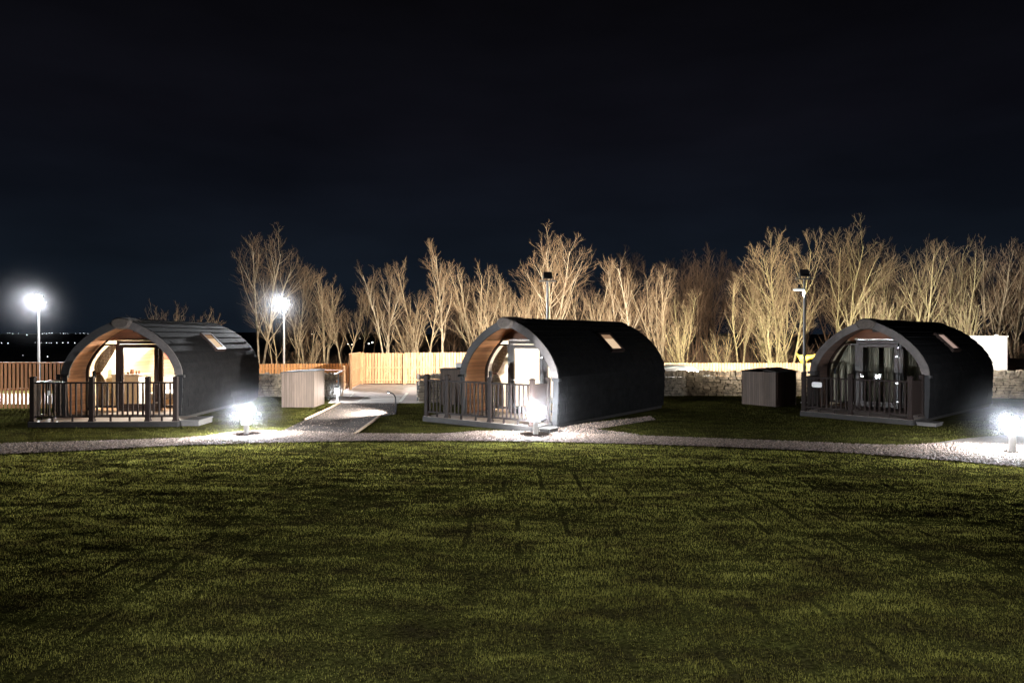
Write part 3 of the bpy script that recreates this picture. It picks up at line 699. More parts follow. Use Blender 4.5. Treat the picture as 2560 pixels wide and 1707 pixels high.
def flood_pole(name_label, base, top, facing, lit, cross=True):
    """facing: unit vector horizontally the head points to"""
    t = empty('floodlight_pole', base, 0, name_label, 'floodlight', 'floodlight poles around the car park')
    h = top - base.z
    MB().lathe([(0, 0), (.14, 0), (.14, .02), (.06, .05), (.05, h * .5), (.038, h - .1), (0, h - .1)], seg=14).build('pole', M['post'], t)
    rz = math.atan2(facing.y, facing.x) - math.pi / 2
    hd = empty  # noqa
    c, s = math.cos(rz), math.sin(rz)
    MB().box((0, 0, h - .09), (.62, .05, .05), rz).build('cross_arm', M['post'], t)
    f = Vector((facing.x, facing.y, -.45)).normalized(); r = Vector((c, s, 0)); u = r.cross(f).normalized()
    cen = Vector((0, 0, h + .12))
    def slab(w, hh, o0, o1):
        vs = [cen + r * a * w / 2 + u * b * hh / 2 + f * o for o in (o0, o1) for a, b in ((-1, -1), (1, -1), (1, 1), (-1, 1))]
        return MB().add(vs, [(3, 2, 1, 0), (4, 5, 6, 7), (0, 1, 5, 4), (1, 2, 6, 5), (2, 3, 7, 6), (3, 0, 4, 7)])
    slab(.32, .26, -.05, .04).build('lamp_head', M['black'], t, bevel=.01)
    slab(.28, .22, .042, .047).build('lens', M['led'] if lit else M['led_soft'], t)
    b = MB(); b.bar(tuple(Vector((0, 0, h - .07)) + r * .18), tuple(cen + r * .18), .02, .03); b.bar(tuple(Vector((0, 0, h - .07)) - r * .18), tuple(cen - r * .18), .02, .03); b.build('bracket', M['post'], t)
    return t, base + cen + f * .12, f
FP1 = AT(97, 745, 31); FP2 = AT(710, 752, 35); FP3 = AT(1369, 690, 25.5); FP4 = AT(2011, 684, 25.0)
def ground(p, z=0): return Vector((p.x, p.y, z))
LW = (.93, .96, 1.0)
_, c1, f1 = flood_pole('lit floodlight on a pale pole behind the slatted fence', ground(FP1), FP1.z - .1, Vector((.25, -1, 0)).normalized(), True)
_, c2, f2 = flood_pole('lit floodlight on a pale pole in front of the first bare trees', ground(FP2), FP2.z - .1, Vector((-.05, -1, 0)).normalized(), True)
_, c3, f3 = flood_pole('floodlight seen from behind above the white glowing pod', ground(FP3), FP3.z - .1, Vector((-.12, 1, 0)).normalized(), False)
_, c4, f4 = flood_pole('floodlight seen from behind on the tall pole beside the unlit pod', ground(FP4), FP4.z - .1, Vector((.05, 1, 0)).normalized(), False)
lamp('SPOT', 'flood_bulb', c1, 12500, LW, .12, target=c1 + f1, spot_size=R(160), spot_blend=.5)
lamp('SPOT', 'flood_bulb', c2, 9000, LW, .12, target=c2 + f2, spot_size=R(160), spot_blend=.5)
lamp('SPOT', 'flood_bulb', c3, 36000, (1, .90, .74), .15, target=c3 + Vector((-.30, 1, .22)), spot_size=R(146), spot_blend=1)
lamp('SPOT', 'flood_bulb', c4, 32000, (1, .90, .74), .15, target=c4 + Vector((.05, 1, .16)), spot_size=R(150), spot_blend=1)
bloom_ball(c1, 2.6, .0145, 'added lens bloom around the floodlight behind the slatted fence', 2.5)
bloom_ball(c2, 2.6, .019, 'added lens bloom around the floodlight before the first bare trees', 2.5)
# second head on pole 4, seen edge-on
p = AT(1997, 723, 25.0)
t = empty('side_floodlight', p, 0, 'small lit floodlight seen edge-on, clamped halfway up the tall pole', 'floodlight')
MB().box((0, 0, 0), (.34, .26, .05)).build('lamp_head', M['white'], t, bevel=.01); MB().box((-.0, 0, -.03), (.30, .22, .008)).build('lens', M['led_soft'], t)
MB().bar((.15, 0, .0), (.22, 0, 0), .04, .04).build('bracket', M['post'], t)

lamp('SPOT', 'flood_bulb', p + Vector((0, 0, -.12)), 32000, (1, .97, .92), .1, target=(22.6, 33, 1.5), spot_size=R(60), spot_blend=.7)
# ------------------------------------------------------------------ fences
def fence(label, a, b, z0, z1, board=.125, gap=.02, mt='fence', post_every=1.8, rails=(.3, .8), posts_front=True, cap=None, seed=1, wob=.01, cat='fence', group=None, name='timber_fence'):
    a, b = Vector((a.x, a.y, 0)), Vector((b.x, b.y, 0)); d = b - a; Ln = d.length; ang = math.atan2(d.y, d.x)
    t = empty(name, a, ang, label, cat, group)
    rr = random.Random(seed); m = MB(); x = 0
    while x < Ln - board * .5:
        m.box((x + board / 2, rr.uniform(-.004, .004), (z0 + z1) / 2), (board * rr.uniform(.94, 1.0), .018, z1 - z0 + rr.uniform(-wob, wob))); x += board + gap
    m.build('board_panel', M[mt], t)
    y = -.035 if posts_front else .035
    for k in rails:
        zz = z0 + (z1 - z0) * k; MB().box((Ln / 2, y, zz), (Ln, .04, .075)).build('rail', M[mt], t)
    n = max(int(Ln / post_every), 1)
    for i in range(n + 1):
        MB().box((Ln * i / n, y - .065 * (1 if posts_front else -1), (z0 + z1) / 2 - .02), (.09, .08, z1 - z0 - .02)).build('post', M['fence3'] if mt == 'fence' else M[mt], t)
    if cap: MB().box((Ln / 2, 0, z1 + .03), (Ln + .1, cap, .04)).build('capping', M[mt], t)
    return t
a = G(-60, 1024); b = G(160, 1022); a.x = -18.6
fence('orange slatted fence with open gaps and a double top rail beside the first deck', a, b, .04, 1.52, board=.075, gap=.055, rails=(.42,), posts_front=False, cap=.14, seed=2)
MBx = MB(); 
fence('long low orange board fence behind the pale grey shed', AT(600, 909, 33), AT(880, 907, 34), -.4, 1.10, mt='fence_o', rails=(.85,), seed=3, posts_front=False)
g0 = G(872, 975); g1 = G(901, 961); g2 = G(1170, 960)
fence('short angled board fence closing the side of the car park', g0, g1, .03, 1.66, mt='fence2', rails=(.1, .52), seed=4, post_every=2.5)
fence('tall pale orange gate fence with cross rails at the back of the car park', g1, G(1011, 961), .05, 1.60, mt='fence2', rails=(.12, .52), post_every=1.5, seed=5)
fence('tall pale orange fence running from the gate to behind the white glowing pod', G(1013, 961), g2, .05, 1.62, mt='fence2', rails=(.12, .52), post_every=1.5, seed=6)
fence('narrow low board panel beside the tall angled fence', G(857, 975), G(872, 974), .05, 1.10, mt='fence2', rails=(.2,), seed=7)
fence('long board fence behind the drystone wall between the pods', AT(1600, 908, 34), AT(2130, 907, 34), -.4, 1.12, mt='fence2', rails=(.85,), seed=8, posts_front=False)

# ------------------------------------------------------------------ drystone walls
def drystone(label, pts, h, seed, thick=.42):
    t = empty('drystone_wall', (0, 0, 0), 0, label, 'wall', 'drystone walls behind the pods'); rr = random.Random(seed)
    m = MB(); cp = MB(); core = MB()
    def stone(mb, c, dims, ang, jit):
        x, y, z = (k / 2 for k in dims); cr, sr = math.cos(ang), math.sin(ang); vs = []
        for sz in (-1, 1):
            for sx, sy in ((-1, -1), (1, -1), (1, 1), (-1, 1)):
                px, py, pz = sx * x * (1 - rr.random() * jit), sy * y * (1 - rr.random() * jit), sz * z * (1 - rr.random() * jit * 1.3)
                vs.append((c[0] + px * cr - py * sr, c[1] + px * sr + py * cr, c[2] + pz))
        mb.add(vs, [(3, 2, 1, 0), (4, 5, 6, 7), (0, 1, 5, 4), (1, 2, 6, 5), (2, 3, 7, 6), (3, 0, 4, 7)])
    for a, b in zip(pts, pts[1:]):
        a, b = Vector((a[0], a[1], 0)), Vector((b[0], b[1], 0)); d = b - a; Ln = d.length; ang = math.atan2(d.y, d.x); dn = d.normalized(); nn = Vector((-dn.y, dn.x, 0))
        core.box((*(a + d / 2)[:2], h * .4), (Ln, thick * .72, h * .8), ang)
        z = 0.0
        while z < h - .12:
            ch = rr.uniform(.05, .115); x = rr.uniform(-.1, 0)
            while x < Ln:
                w = rr.uniform(.10, .34)
                p = a + dn * (x + w / 2) - nn * (thick / 2 - .06 - rr.uniform(-.02, .025))
                stone(m, (p.x, p.y, z + ch / 2 + rr.uniform(-.008, .008)), (w * .97, .16, ch * .95), ang + rr.uniform(-.06, .06), .22); x += w
            z += ch
        x = 0
        while x < Ln:      # upright coping stones
            w = rr.uniform(.04, .10); p = a + dn * (x + w / 2); hh = rr.uniform(.15, .25)
            stone(cp, (p.x, p.y, h - .12 + hh / 2), (w, thick * .9, hh), ang + rr.uniform(-.12, .12), .25); x += w * 1.05
    core.build('core', M['stonecore'], t); m.build('stonework', M['stone'], t); cp.build('coping', M['stone'], t)
    return t
wa = G(560, 991); wb = G(838, 990)
drystone('drystone wall behind the pale grey shed', [(wa.x, wa.y), (wb.x, wb.y)], .86, 11)
we = G(1045, 1003)
drystone('drystone wall curving from the car park entrance to behind the unlit pod', [(we.x, we.y), (we.x + 1.6, 26.4), (2.0, 27.6), (7, 28.2), (13.5, 28.0)], .93, 12)
drystone('drystone wall below the white container beyond the unlit pod', [(17.5, 27.5), (21.5, 26.6), (26, 25.5)], 1.0, 13)

# ------------------------------------------------------------------ container, car, tarp, bits
C0 = AT(2519, 925, 33)
t = empty('container', (C0.x, C0.y, 0), R(2), 'white flat sided container behind the unlit pod', 'container')
MB().span(-3.4, 0, 0, 2.3, .35, 2.40).build('body', M['container'], t, bevel=.015)
MB().span(-3.42, .03, -.03, 2.33, 2.403, 2.47).build('roof', M['container'], t)
for x in (-2.2, -.55): MB().span(x, x + .12, .02, .14, 2.473, 2.53).build('roof_lug', M['white'], t)
MB().span(-3.3, -.1, .05, 2.2, .02, .348).build('base', M['skirt'], t)
lamp_c = None
# parked car mostly hidden behind the wall
cp_ = AT(1690, 920, 30.5)
t = empty('parked_car', (cp_.x - .2, 31.0, -.32), R(4), 'dark parked car whose roof shows over the drystone wall', 'car')
body = [(-2.05, .35), (-2.1, .65), (-1.9, .88), (-1.15, .96), (-.55, 1.38), (.1, 1.46), (.9, 1.44), (1.55, 1.1), (2.0, 1.0), (2.08, .6), (2.0, .35)]
m = MB(); n = len(body)
for sgn in (1,):
    vs = [(x, y * (1 if z < 1.0 else .84), z) for y in (-.84, .84) for x, z in body]
    m.add(vs, [tuple(range(n)), tuple(range(2 * n - 1, n - 1, -1))] + [(i, n + i, n + (i + 1) % n, (i + 1) % n) for i in range(n)])
m.build('body', M['carpaint'], t, bevel=.05)
m = MB(); m.add([(-1.0, -.855, 1.0), (-.5, -.735, 1.33), (.85, -.735, 1.38), (1.35, -.855, 1.05)], [(0, 1, 2, 3)]); m.build('side_window', M['darkitem'], t)
for x in (-1.3, 1.25):
    for y in (-.8, .8):
        w = MB(); vs = []; 
        w.tube([(x, y - .1, .32), (x, y + .1, .32)], .32, 18); w.build('wheel', M['tyre'], t)
# yellow tarp
T0 = AT(1994, 882, 30)
m = MB(); n = 14; vs = []
def tp(px, py, Y=30): return AT(px, py, Y)
edge_top = [tp(1990, 882), tp(2000, 887), tp(2012, 888), tp(2025, 888), tp(2043, 884)]
edge_bot = [tp(2018, 925), tp(2012, 905), tp(2016, 899), tp(2028, 898), tp(2041, 895)]
for i, (a, b) in enumerate(zip(edge_top, edge_bot)):
    for k in range(5):
        s = k / 4; q = a.lerp(b, s); q.y += .15 * math.sin(s * 3.1 + i); vs.append(q)
m.add(vs, [(i * 5 + k, (i + 1) * 5 + k, (i + 1) * 5 + k + 1, i * 5 + k + 1) for i in range(4) for k in range(4)])
tag(m.build('tarpaulin', M['yellow'], smooth=True), 'yellow tarpaulin sagging behind the fence beside the tall pole', 'tarpaulin')
# low timber things behind the shed: a picnic table and a tilted sign
t = empty('picnic_table', (*AT(815, 932, 28.6)[:2], 0), R(12), 'orange timber picnic table behind the drystone wall near the sign', 'table')
MB().span(-.75, .75, -.35, .35, .98, 1.03).build('tabletop', M['fence'], t)
for x in (-.55, .55):
    MB().bar((x, -.6, .02), (x, -.1, .97), .06, .09).build('leg', M['fence'], t); MB().bar((x + .05, .6, .02), (x + .05, .1, .97), .06, .09).build('leg', M['fence'], t)
MB().span(-.75, .75, -.75, -.5, .5, .54).build('bench_seat', M['fence'], t); MB().span(-.75, .75, .5, .75, .5, .54).build('bench_seat', M['fence'], t)
sp = G(846, 998)
t = empty('sign_post', sp, R(10), 'thin post with a small tilted white board above the kerb bollard', 'sign')
MB().lathe([(0, 0), (.03, 0), (.03, .98), (0, .98)], seg=10).build('post', M['black'], t)
MB().bar((-.16, -.03, .97), (.14, .03, 1.09), .22, .03).build('board', M['white'], t, bevel=.005)
# short lit timber post at the corner of the wall
t = MB().box((0, 0, .42), (.16, .16, .84)).build('gate_post', M['fence2'], bevel=.01); t.location = G(853, 990); tag(t, 'stubby pale timber post at the wall end beside the sign', 'post')

# ------------------------------------------------------------------ ground surfaces
near_px = [(-260, 1147), (-100, 1141), (0, 1136), (200, 1127), (480, 1113), (640, 1108), (860, 1104), (1100, 1103), (1280, 1104), (1600, 1111), (2000, 1126), (2300, 1146), (2560, 1169), (2760, 1190), (3000, 1220)]
far_px = [(-260, 1121), (-100, 1116), (0, 1112), (250, 1105), (480, 1096), (590, 1083), (720, 1080), (900, 1086), (1100, 1087), (1240, 1080), (1600, 1092), (2000, 1107), (2230, 1116), (2400, 1112), (2560, 1118), (2760, 1126), (3000, 1135)]
def smooth_pts(P):
    return catmull([tuple(G(*p)[:2]) for p in P], 6)
NEAR, FAR = smooth_pts(near_px), smooth_pts(far_px)
def interp(P, x):
    for a, b in zip(P, P[1:]):
        if a[0] <= x <= b[0]: return a[1] + (b[1] - a[1]) * (x - a[0]) / (b[0] - a[0] + 1e-9)
    return P[0][1] if x < P[0][0] else P[-1][1]
def strip(name, xs, lo, hi, z, m, k=3):
    mb = MB(); vs = []
    for x in xs:
        a, b = lo(x), hi(x)
        for j in range(k + 1): vs.append((x, a + (b - a) * j / k, z))
    mb.add(vs, [(i * (k + 1) + j, (i + 1) * (k + 1) + j, (i + 1) * (k + 1) + j + 1, i * (k + 1) + j + 1) for i in range(len(xs) - 1) for j in range(k)])
    return mb.build(name, m)
xs = [-19 + i * .35 for i in range(int(38 / .35) + 1)]
wig = lambda x, s: .05 * math.sin(x * 2.1 + s) + .03 * math.sin(x * 5.3 + s * 2)
lo = lambda x: interp(NEAR, x) + wig(x, 0); hi = lambda x: interp(FAR, x) + wig(x, 2)
path = struct(strip('gravel_path', xs, lo, hi, .020, M['gravelbed']))
def poly(name, px, z, m, world=False):
    pts = [G(*p) for p in px] if not world else [Vector((*p, 0)) for p in px]
    return struct(MB().add([(p.x, p.y, z) for p in pts], [tuple(range(len(pts)))]).build(name, m))
poly('gravel_spur', [(1300, 1090), (1540, 1097), (1600, 1088), (1490, 1074), (1640, 1050), (1625, 1042), (1480, 1058), (1400, 1068), (1330, 1080)][::-1], .016, M['gravelbed'])
poly('gravel_apron', [(2230, 1128), (2700, 1170), (2900, 1120), (2700, 1078), (2560, 1084), (2400, 1098)][::-1], .016, M['gravelbed'])
drive = poly('driveway', [(850, 1007), (994, 1007), (990, 1036), (951, 1042), (884, 1092), (690, 1092), (704, 1078), (765, 1049)][::-1], .012, M['asphalt'])
def seg(px0, px1, label, w=.05, h=.05):
    a, b = G(*px0), G(*px1)
    o = MB().bar((a.x, a.y, .03), (b.x, b.y, .03), w, h).build('edging_board', M['edging']); tag(o, label, 'edging')
seg((764, 1050), (850, 1009), 'timber edging between the driveway and the grass by the pale grey shed')
seg((886, 1088), (950, 1041), 'timber edging between the driveway and the grass by the white glowing pod')
poly('car_park', [(820, 1008), (1040, 1008), (1300, 1000), (1330, 958), (890, 958), (860, 975), (838, 990)][::-1], .008, M['tarmac'])
poly('concrete_apron', [(1045, 973), (1300, 975), (1320, 959), (1000, 959), (985, 968), (1000, 974)][::-1], .012, M['concrete'])
struct(MB().add([(-30, 24.5, .006), (-15, 24.5, .006), (-15, 29, .006), (-30, 29, .006)], [(0, 1, 2, 3)]).build('yard_paving', M['concrete']))
poly('kerb_strip', [(850, 1008.5), (995, 1008.5), (998, 1005), (852, 1004)][::-1], .020, M['concrete'])
poly('paved_patch', [(861, 1000), (905, 1003), (930, 985), (880, 983)][::-1], .012, M['tarmac'])
def stripe(a, b, w, nm='bay_line'):
    p, q = G(*a), G(*b); d = (q - p).normalized(); n = Vector((-d.y, d.x, 0)) * w / 2
    MBs.add([(v.x, v.y, .0165) for v in (p - n, q - n, q + n, p + n)], [(0, 1, 2, 3)])
MBs = MB()
stripe((893, 1006), (918, 991), .10); stripe((918, 991), (1016, 991), .12)
for y in (995, 998.6, 1002.2): stripe((912 - (y - 991) * 1.2, y), (1000, y), .24)
stripe((1000, 1005), (1018, 983), .12); stripe((872, 996), (884, 984), .05)
o = struct(MBs.build('road_markings', M['line']))

# lawn sheet with turf relief
def fbm(x, y, s): return mnoise.noise(Vector((x * s, y * s, 3.1))) + .5 * mnoise.noise(Vector((x * s * 2.1, y * s * 2.1, 7.7))) + .25 * mnoise.noise(Vector((x * s * 4.3, y * s * 4.3, 1.7)))
NX = np.array([p[0] for p in NEAR]); NY = np.array([p[1] for p in NEAR])
def seam(x, y):        # turf strips laid roughly away from the camera, butt joints staggered
    a = R(4); u = x * math.cos(a) + y * math.sin(a); v = -x * math.sin(a) + y * math.cos(a)
    u += .07 * mnoise.noise(Vector((u * .7, v * .7, 0)))
    k = math.floor(u / .62); fu = abs(u / .62 - k - .5) * 2
    v2 = v + (k * 1.37) % 2.3; kv = math.floor(v2 / 2.3); fv = abs(v2 / 2.3 - kv - .5) * 2
    s = max(0, (fu - .88) / .12) * max(0, min(1, .5 + 2.6 * mnoise.noise(Vector((k * 3.3, v * .16, 5)))))
    s2 = max(0, (fv - .95) / .05) * (mnoise.noise(Vector((k * 2.2 + .5, kv * 4.1 + .5, 9))) > .12)
    return s, s2, k
def lawn_h(x, y):
    edge = float(np.interp(x, NX, NY)); fade = min(max((edge - .05 - y) / 1.2, 0), 1)
    if y > edge: return 0.0
    s, s2, k = seam(x, y)
    h = .018 * fbm(x * .8, y * 1.5, .7) + .012 * fbm(x * .7, y * 1.7, 2.4) + .004 * math.sin(k * 12.9898)
    return (h - .022 * s - .010 * s2) * fade
xs_ = np.linspace(-17, 17, 500); ys_ = np.concatenate([np.linspace(-1.5, 4.2, 20)[:-1], np.linspace(4.2, 17.5, 460)])
H = np.array([[lawn_h(x, y) for x in xs_] for y in ys_])
V = np.stack([np.broadcast_to(xs_, H.shape), np.broadcast_to(ys_[:, None], H.shape), H], -1).reshape(-1, 3)
nx_, ny_ = len(xs_), len(ys_); idx = np.arange(nx_ * ny_).reshape(ny_, nx_)
F = np.stack([idx[:-1, :-1], idx[:-1, 1:], idx[1:, 1:], idx[1:, :-1]], -1).reshape(-1, 4)
lawn = struct(link('lawn', np_mesh('lawn', V, F), M['turf'], smooth=True))
# surrounding ground butted to the lawn sheet
m = MB()
for x0, x1, y0, y1 in ((-60, -17, -20, 60), (17, 60, -20, 60), (-17, 17, -20, -1.5), (-17, 17, 17.5, 60)): m.add([(x0, y0, 0), (x1, y0, 0), (x1, y1, 0), (x0, y1, 0)], [(0, 1, 2, 3)])
struct(m.build('ground', M['turf']))
m = MB(); m.add([(-6000, -3000, -.5), (6000, -3000, -.5), (6000, 9000, -.5), (-6000, 9000, -.5)], [(0, 1, 2, 3)])
struct(m.build('terrain', M['hill']))
m = MB(); n = 60; vs = []
for i in range(n):
    x = -2600 + 5200 * i / (n - 1); h = 16 + 7 * mnoise.noise(Vector((x * .0016, 0, 0))) + 2 * mnoise.noise(Vector((x * .008, 2, 0)))
    vs += [(x, 1500, -.5), (x, 2200, h)]
m.add(vs, [(2 * i, 2 * i + 2, 2 * i + 3, 2 * i + 1) for i in range(n - 1)]); struct(m.build('hills', M['hill'], smooth=True))

# grass blades, one object of stuff; denser and finer close by
def inv(h): return h
def blades():
    N = []
    for (y0, y1, dens, ln, wd) in ((4.4, 6.5, 5200, .024, .0046), (6.5, 9.0, 3400, .025, .006), (9, 12, 2100, .026, .008), (12, 17.2, 1200, .027, .012)):
        hw = y1 * .76 + .3; area = 2 * hw * (y1 - y0); n = int(area * dens)
        x = rng.uniform(-hw, hw, n); y = rng.uniform(y0, y1, n)
        k = np.abs(x) < y * .76 + .3; x, y = x[k], y[k]
        N.append((x, y, np.full(len(x), ln), np.full(len(x), wd)))
    x, y, ln, wd = (np.concatenate(t) for t in zip(*N))
    edge = np.interp(x, NX, NY); k = y < edge + .10 * rng.standard_normal(len(x)) ; x, y, ln, wd = x[k], y[k], ln[k], wd[k]
    # far strip of grass between path and decks
    ix = np.clip(np.searchsorted(xs_, x) - 1, 0, nx_ - 2); iy = np.clip(np.searchsorted(ys_, y) - 1, 0, ny_ - 2)
    z = H[iy, ix]
    # clumpiness from sums of sines, shorter in seams (low z)
    cl = .5 + .5 * np.sin(x * 9 + 3 * np.sin(y * 5)) * np.sin(y * 11 + 2 * np.sin(x * 7))
    sl = z - H[np.clip(iy - 3, 0, ny_ - 1), ix]
    pt = np.sin(x * 2.3 + 2 * np.sin(y * 1.7)) * np.sin(y * 3.1 + 1.6 * np.sin(x * 1.9)) + .7 * np.sin(x * 5.1 + 1.3 * np.sin(y * 4.3)) * np.sin(y * 7.3 + 2 * np.sin(x * 3.3))
    ln = ln * (.70 + .45 * cl) * rng.uniform(.5, 1.35, len(x)) * np.clip(1 + z * 30, .25, 1.35)
    kp = rng.uniform(0, 1, len(x)) < np.clip(.78 + .22 * pt + z * 14, .22, 1); x, y, z, ln, wd = x[kp], y[kp], z[kp], ln[kp], wd[kp]
    a = rng.uniform(0, 2 * np.pi, len(x)); lean = rng.normal(0, .38, len(x)); b = rng.uniform(0, 2 * np.pi, len(x))
    dx, dy = np.cos(a) * wd / 2, np.sin(a) * wd / 2
    base = np.stack([x, y, z - .003], -1)
    tip = base + np.stack([np.cos(b) * lean * ln, np.sin(b) * lean * ln, ln], -1)
    V = np.stack([base + np.stack([dx, dy, 0 * dx], -1), base - np.stack([dx, dy, 0 * dx], -1), tip], 1).reshape(-1, 3)
    F = np.arange(len(V)).reshape(-1, 3)
    print('blades', len(F))
    return np_mesh('grass', V, F)
o = link('grass', blades(), M['blade']); tag(o, 'short mown grass blades covering the lawn', 'grass', kind='stuff')
def strip_grass():
    n = 90000; x = rng.uniform(-17, 17, n); y = rng.uniform(15.0, 30, n)
    f = np.interp(x, [p[0] for p in FAR], [p[1] for p in FAR]); k = (y > f + .03 * rng.standard_normal(n))
    # keep off the hard surfaces
    def inside(px):
        P = [G(*p) for p in px]; r = np.zeros(n, bool); j = len(P) - 1
        for i in range(len(P)):
            yi, yj, xi, xj = P[i].y, P[j].y, P[i].x, P[j].x
            c = ((yi > y) != (yj > y)) & (x < (xj - xi) * (y - yi) / (yj - yi + 1e-12) + xi); r ^= c; j = i
        return r
    k &= ~inside([(848, 1005), (996, 1005), (992, 1036), (953, 1042), (884, 1094), (690, 1094), (704, 1078), (763, 1049)])
    k &= ~inside([(820, 1008), (1040, 1008), (1300, 1000), (1330, 958), (890, 958), (860, 975), (838, 990)])
    k &= ~inside([(1300, 1090), (1540, 1097), (1600, 1088), (1490, 1074), (1640, 1050), (1625, 1042), (1480, 1058), (1400, 1068), (1330, 1080)])
    k &= ~inside([(2230, 1128), (2700, 1170), (2900, 1120), (2700, 1078), (2560, 1084), (2400, 1098)])
    for p, r, dp in ((P1, r1, 1.35), (P2, r2, 1.25), (P3, r3, 1.15)):
        c, s = math.cos(-r), math.sin(-r); u = (x - p.x) * c - (y - p.y) * s; v = (x - p.x) * s + (y - p.y) * c
        k &= ~((np.abs(u) < 2.25) & (v > -dp) & (v < L))
    xx, yy = x[k], y[k]; m = len(xx); ln = rng.uniform(.02, .05, m); wd = .012; a = rng.uniform(0, 6.28, m)
    base = np.stack([xx, yy, np.zeros(m)], -1); off = np.stack([np.cos(a) * wd / 2, np.sin(a) * wd / 2, 0 * a], -1)
    tip = base + np.stack([rng.normal(0, .4, m) * ln, rng.normal(0, .4, m) * ln, ln], -1)
    V = np.stack([base + off, base - off, tip], 1).reshape(-1, 3)
    return np_mesh('verge_grass', V, np.arange(len(V)).reshape(-1, 3))
o = link('verge_grass', strip_grass(), M['blade_shaded']); tag(o, 'short grass around the pods, sheds and driveway', 'grass', kind='stuff')
# pebbles
def pebbles():
    n = 52000; x = rng.uniform(-13.5, 13.5, n); lo_ = np.array([np.interp(x, NX, NY)])[0]; hi_ = np.interp(x, [p[0] for p in FAR], [p[1] for p in FAR])
    y = lo_ + (hi_ - lo_) * rng.uniform(-.07, 1.06, n); 
    n2 = 14000; sx = rng.uniform(0.5, 6.5, n2); P = [G(1300, 1090), G(1540, 1097), G(1600, 1088), G(1490, 1074), G(1640, 1050), G(1625, 1042), G(1480, 1058), G(1400, 1068), G(1330, 1080)]
    sy = rng.uniform(15.5, 23, n2); r = np.zeros(n2, bool); j = len(P) - 1
    for i in range(len(P)):
        c = ((P[i].y > sy) != (P[j].y > sy)) & (sx < (P[j].x - P[i].x) * (sy - P[i].y) / (P[j].y - P[i].y + 1e-12) + P[i].x); r ^= c; j = i
    P = [G(*q) for q in ((850, 1009), (990, 1009), (988, 1036), (950, 1042), (886, 1091), (700, 1091), (708, 1078), (768, 1049))]
    n3 = 26000; dx_ = rng.uniform(-7, -3, n3); dy_ = rng.uniform(16, 25.5, n3); r3_ = np.zeros(n3, bool); j = len(P) - 1
    for i in range(len(P)):
        c = ((P[i].y > dy_) != (P[j].y > dy_)) & (dx_ < (P[j].x - P[i].x) * (dy_ - P[i].y) / (P[j].y - P[i].y + 1e-12) + P[i].x); r3_ ^= c; j = i
    r3_ &= rng.uniform(0, 1, n3) < np.clip(.12 + (17.6 - dy_) * .35, .07, .8)
    x = np.concatenate([x, sx[r], dx_[r3_]]); y = np.concatenate([y, sy[r], dy_[r3_]]); n = len(x)
    s = rng.uniform(.011, .026, n); s[len(s) - int(r3_.sum()):] *= .62
    o = np.array([(1, 0, 0), (0, 1, 0), (-1, 0, 0), (0, -1, 0), (0, 0, .7), (0, 0, -.5)], float)
    a = rng.uniform(0, 6.28, n); c_, s_ = np.cos(a), np.sin(a)
    j = rng.uniform(.6, 1.25, (n, 6, 1)); P = o[None] * j * s[:, None, None]
    X = P[..., 0] * c_[:, None] - P[..., 1] * s_[:, None]; Y = P[..., 0] * s_[:, None] + P[..., 1] * c_[:, None]
    V = np.stack([X + x[:, None], Y + y[:, None], P[..., 2] + .024 + rng.uniform(0, .006, n)[:, None]], -1).reshape(-1, 3)
    f = np.array([(0, 1, 4), (1, 2, 4), (2, 3, 4), (3, 0, 4), (1, 0, 5), (2, 1, 5), (3, 2, 5), (0, 3, 5)])
    F = (f[None] + (np.arange(n) * 6)[:, None, None]).reshape(-1, 3)
    return np_mesh('gravel', V, F)
o = link('gravel', pebbles(), M['pebble']); tag(o, 'loose pale pebbles on the curved path', 'gravel', kind='stuff')

